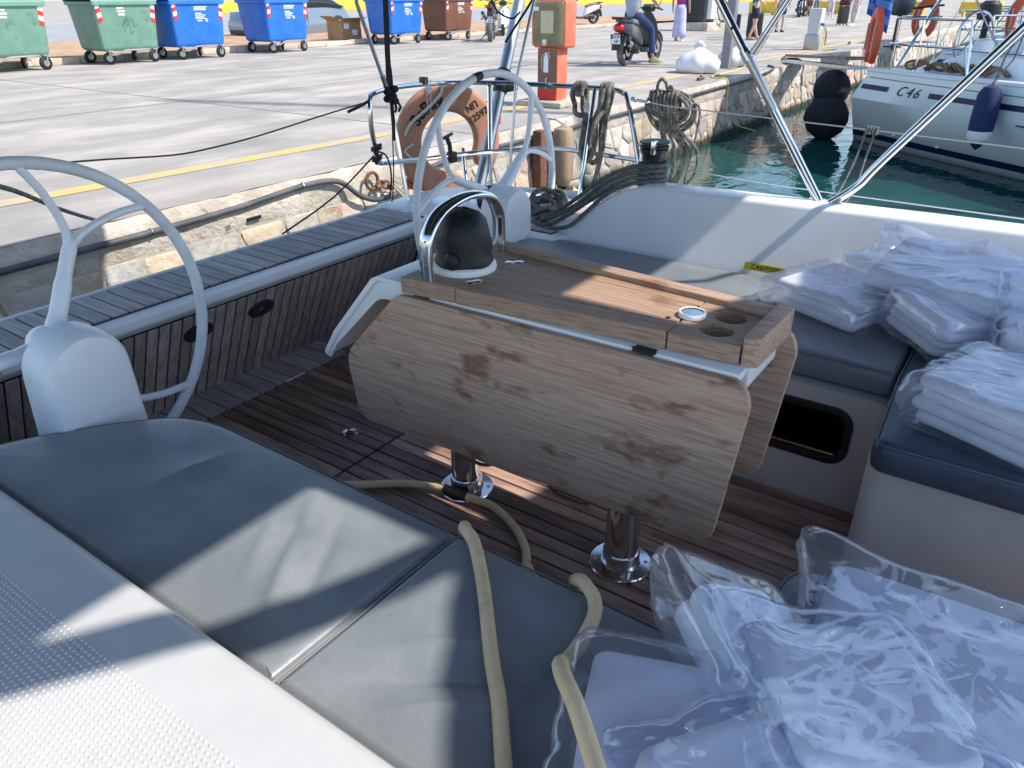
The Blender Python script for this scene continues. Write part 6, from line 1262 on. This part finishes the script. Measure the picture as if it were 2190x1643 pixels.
bm = B(); bx(bm, 2.75, 3.9, -1.955, -1.93, -.02, .0); loft(bm, [[hullpt(s, zz, .008) for s in np.linspace(3.05, 4.4, 10)] for zz in (-.02, -.17)], closed=False); obj('hull_window', bm, 'car_glass', hull)
def put(t, x, y, ang): t.location = (x, y, 0); t.rotation_euler.z = rad(ang); return t
put(c46, 14.52, 1.67, -123.4)
put(dup(c46, (0, 0, 0), 0, 'second moored yacht behind the one marked C46, crowded with steel rails'), 20.6, 2.0, -104)
put(dup(c46, (0, 0, 0), 0, 'third moored yacht farthest right beyond the steel rails'), 26.8, 2.2, -97)
A_ = Vector((-.55, -.835, 0)); B_ = Vector((-.835, .55, 0)); C_ = Vector((14.52, 1.67, 0))
W = lambda s, t_, z: C_+A_*s+B_*t_+Vector((0, 0, z))
# things hung on or lying on that yacht
ff = thing('fender', 'navy cylindrical fender with white band hanging on the moored yacht side', 'fender', W(2.42, 2.0, -.2))
cF = W(2.42, 2.11, .08); bm = B(); lathe(bm, [(.02, .36), (.09, .33), (.135, .24), (.145, .0), (.142, -.18)], cF, 20); obj('body', bm, mat('fender_navy', (.02, .03, .10), .8, bump=.4, bscale=60), ff)
bm = B(); lathe(bm, [(.1415, -.18), (.139, -.26), (.115, -.31), (.1, -.32)], cF, 20); obj('white_band', bm, 'white_paint', ff)
bm = B(); lathe(bm, [(.10, -.318), (.04, -.39), (.0005, -.42)], cF, 16); obj('tip', bm, 'fender_navy', ff)
for k in (-.03, .03):
    bm = B(); tube(bm, [cF+Vector((k*.3, k*.3, .36)), W(2.42+k*2, 1.95, .72), W(2.42+k, 1.84, 1.03)], .010, 6); obj('lanyard', bm, 'rope_dark', ff)
for i, (c, r, l) in enumerate((((14.05, 3.30, .02), .30, 'upper large black ball fender at the moored yacht stern'), ((13.85, 3.25, -.42), .36, 'lower large black ball fender touching the water at the moored yacht stern'))):
    t = thing('ball_fender', l, 'fender', c, 'black ball fenders'); bm = B(); (ball(bm, c, (r*1.04, r*.97, r*1.02), 24, 14) if i == 0 else lathe(bm, [(.12, .34), (.26, .28), (.37, .10), (.38, -.02), (.30, -.20), (.12, -.34)], c, 7)); obj('ball', bm, 'black_cloth', t, bevel=0 if i == 0 else .04); bm = B(); tube(bm, [Vector(c)+Vector((0, 0, r)), W(.1, 1.0-.2*i, .45)], .012, 6); obj('line', bm, ('rope_yellow', 'rope_grey')[i], t)
for i, (a, b, l, m) in enumerate((((13.75, 2.95, .52), (18.6, 5.35, .21), 'brown wooden gangplank from the moored yacht to the quay', 'raw_timber'), ((13.55, 2.85, .40), (17.2, 4.98, .19), 'grey metal passerelle under the wooden gangplank', 'steel_dull'))):
    a, b = Vector(a), Vector(b); bm = B(); tube(bm, [a, b], 1, prof=[(.15, .025), (.15, -.025), (-.15, -.025), (-.15, .025)], up=(.44, -.9, 0)); tag(obj('gangplank', bm, mat('old_timber', (.20, .14, .10), .8, col2=(.30, .23, .17), nscale=6) if i == 0 else m), l, 'gangplank')
rp_ = thing('rope_coil', 'tan rope heap on the side deck of the moored yacht above C46', 'rope', W(1.6, 1.6, .45)); r7 = random.Random(9)
for k in range(9):
    bm = B(); c = W(.75+.16*k, 1.55+r7.uniform(-.1, .1), .50); tube(bm, spline([c+Vector((.13*math.cos(t)+r7.uniform(-.04, .04), .13*math.sin(t)+r7.uniform(-.04, .04), .03+.05*math.sin(2*t+k))) for t in np.linspace(0, 5.6, 9)], 4), .02, 6); obj('loop', bm, mat('rope_brown', (.26, .17, .10), .9, col2=(.16, .10, .06), nscale=20), rp_, ang=180)
def horseshoe(c, ang, label, r=.30):
    t = thing('life_ring', label, 'life ring', c, 'orange life rings on moored yachts'); bm = B(); M_ = Matrix.Rotation(ang, 3, 'Z'); rings = []
    for a in np.linspace(rad(-60), rad(240), 26): rings.append([Vector(c)+M_ @ Vector((u*.0+v, (r*.72+u)*math.cos(a), (r+u)*math.sin(a)*1.1)) for u, v in rrect(-.075, .075, -.05, .05, .035, 2)])
    loft(bm, rings); fl_ = obj('float', bm, mat('ring_bright', (.66, .10, .04), .55), t); bm = B()
    for s in (-1, 1): bm = B(); tube(bm, [Vector(c)+M_ @ Vector((-.06, s*r*.75, .18)), Vector(c)+M_ @ Vector((-.065, s*r*.72, -.18))], .012, 5); obj('grab_rope', bm, 'rope_white', t)
horseshoe(W(.0, 1.62, .86)+Vector((-.05, .05, 0)), rad(-66), 'bright orange life ring hung at the stern corner of yacht C46'); horseshoe((19.9, 3.0, .95), rad(40), 'orange life ring on the second moored yacht rail'); horseshoe((17.2, .95, 1.02), rad(5), 'round orange life ring at the top right corner', .36)
# outboard motor on the second yacht's rail, ensign on its staff
ob = thing('outboard_motor', 'dark outboard motor clamped on a stern rail beside the blue ensign', 'motor', (19.2, 3.4, 1.0))
bm = B(); loft(bm, [[(19.2+u*w_, 3.4+v*w2, z) for u, v in circ(0, 0, 1, 14)] for w_, w2, z in ((.10, .14, 1.02), (.17, .24, 1.10), (.19, .27, 1.28), (.17, .24, 1.42), (.10, .15, 1.47))]); obj('cowling', bm, mat('motor_grey', (.05, .06, .08), .35, coat=.3), ob)
bm = B(); tube(bm, [(19.2, 3.4, 1.03), (19.2, 3.4, .35)], .05, 8); bx(bm, 19.16, 19.24, 3.25, 3.6, .40, .43); obj('shaft', bm, 'dark_trim', ob); bm = B(); tube(bm, [(19.2, 3.3, 1.14), (19.25, 2.8, 1.20), (19.25, 2.6, 1.22)], .02, 8); obj('tiller', bm, 'dark_trim', ob)
bm = B(); lathe(bm, [(.06, 0), (.17, .02), (.19, .10), (.17, .26), (.10, .32)], (16.9, 1.55, 1.0), 16); bx(bm, 16.85, 16.95, 1.5, 1.6, .5, 1.0); tag(obj('outboard_motor', bm, 'dark_trim'), 'black outboard motor hung on rails near the top right', 'motor')
fg = thing('ensign', 'blue ensign with white stripes drooping from a staff at the moored yacht stern', 'flag', (17.9, 3.75, .5))
bm = B(); tube(bm, [(18.0, 3.55, .55), (17.9, 3.85, 1.75)], .014, 8); obj('staff', bm, 'old_timber', fg)
def fpt(u, v): return Vector((17.92+.10*math.sin(u*7+v*2)*u, 3.80-.55*u*.75-.06*math.sin(u*9), 1.62-.55*v-.40*u*(.6+.4*v)))
for k in range(5):
    bm = B(); loft(bm, [[fpt(u, v) for u in np.linspace(0, 1, 14)] for v in (k/5, (k+1)/5)], closed=False); obj('stripe', bm, mat('flag_blue', (.01, .07, .38), .7) if k % 2 == 0 else mat('flag_pale', (.10, .22, .55), .7), fg)
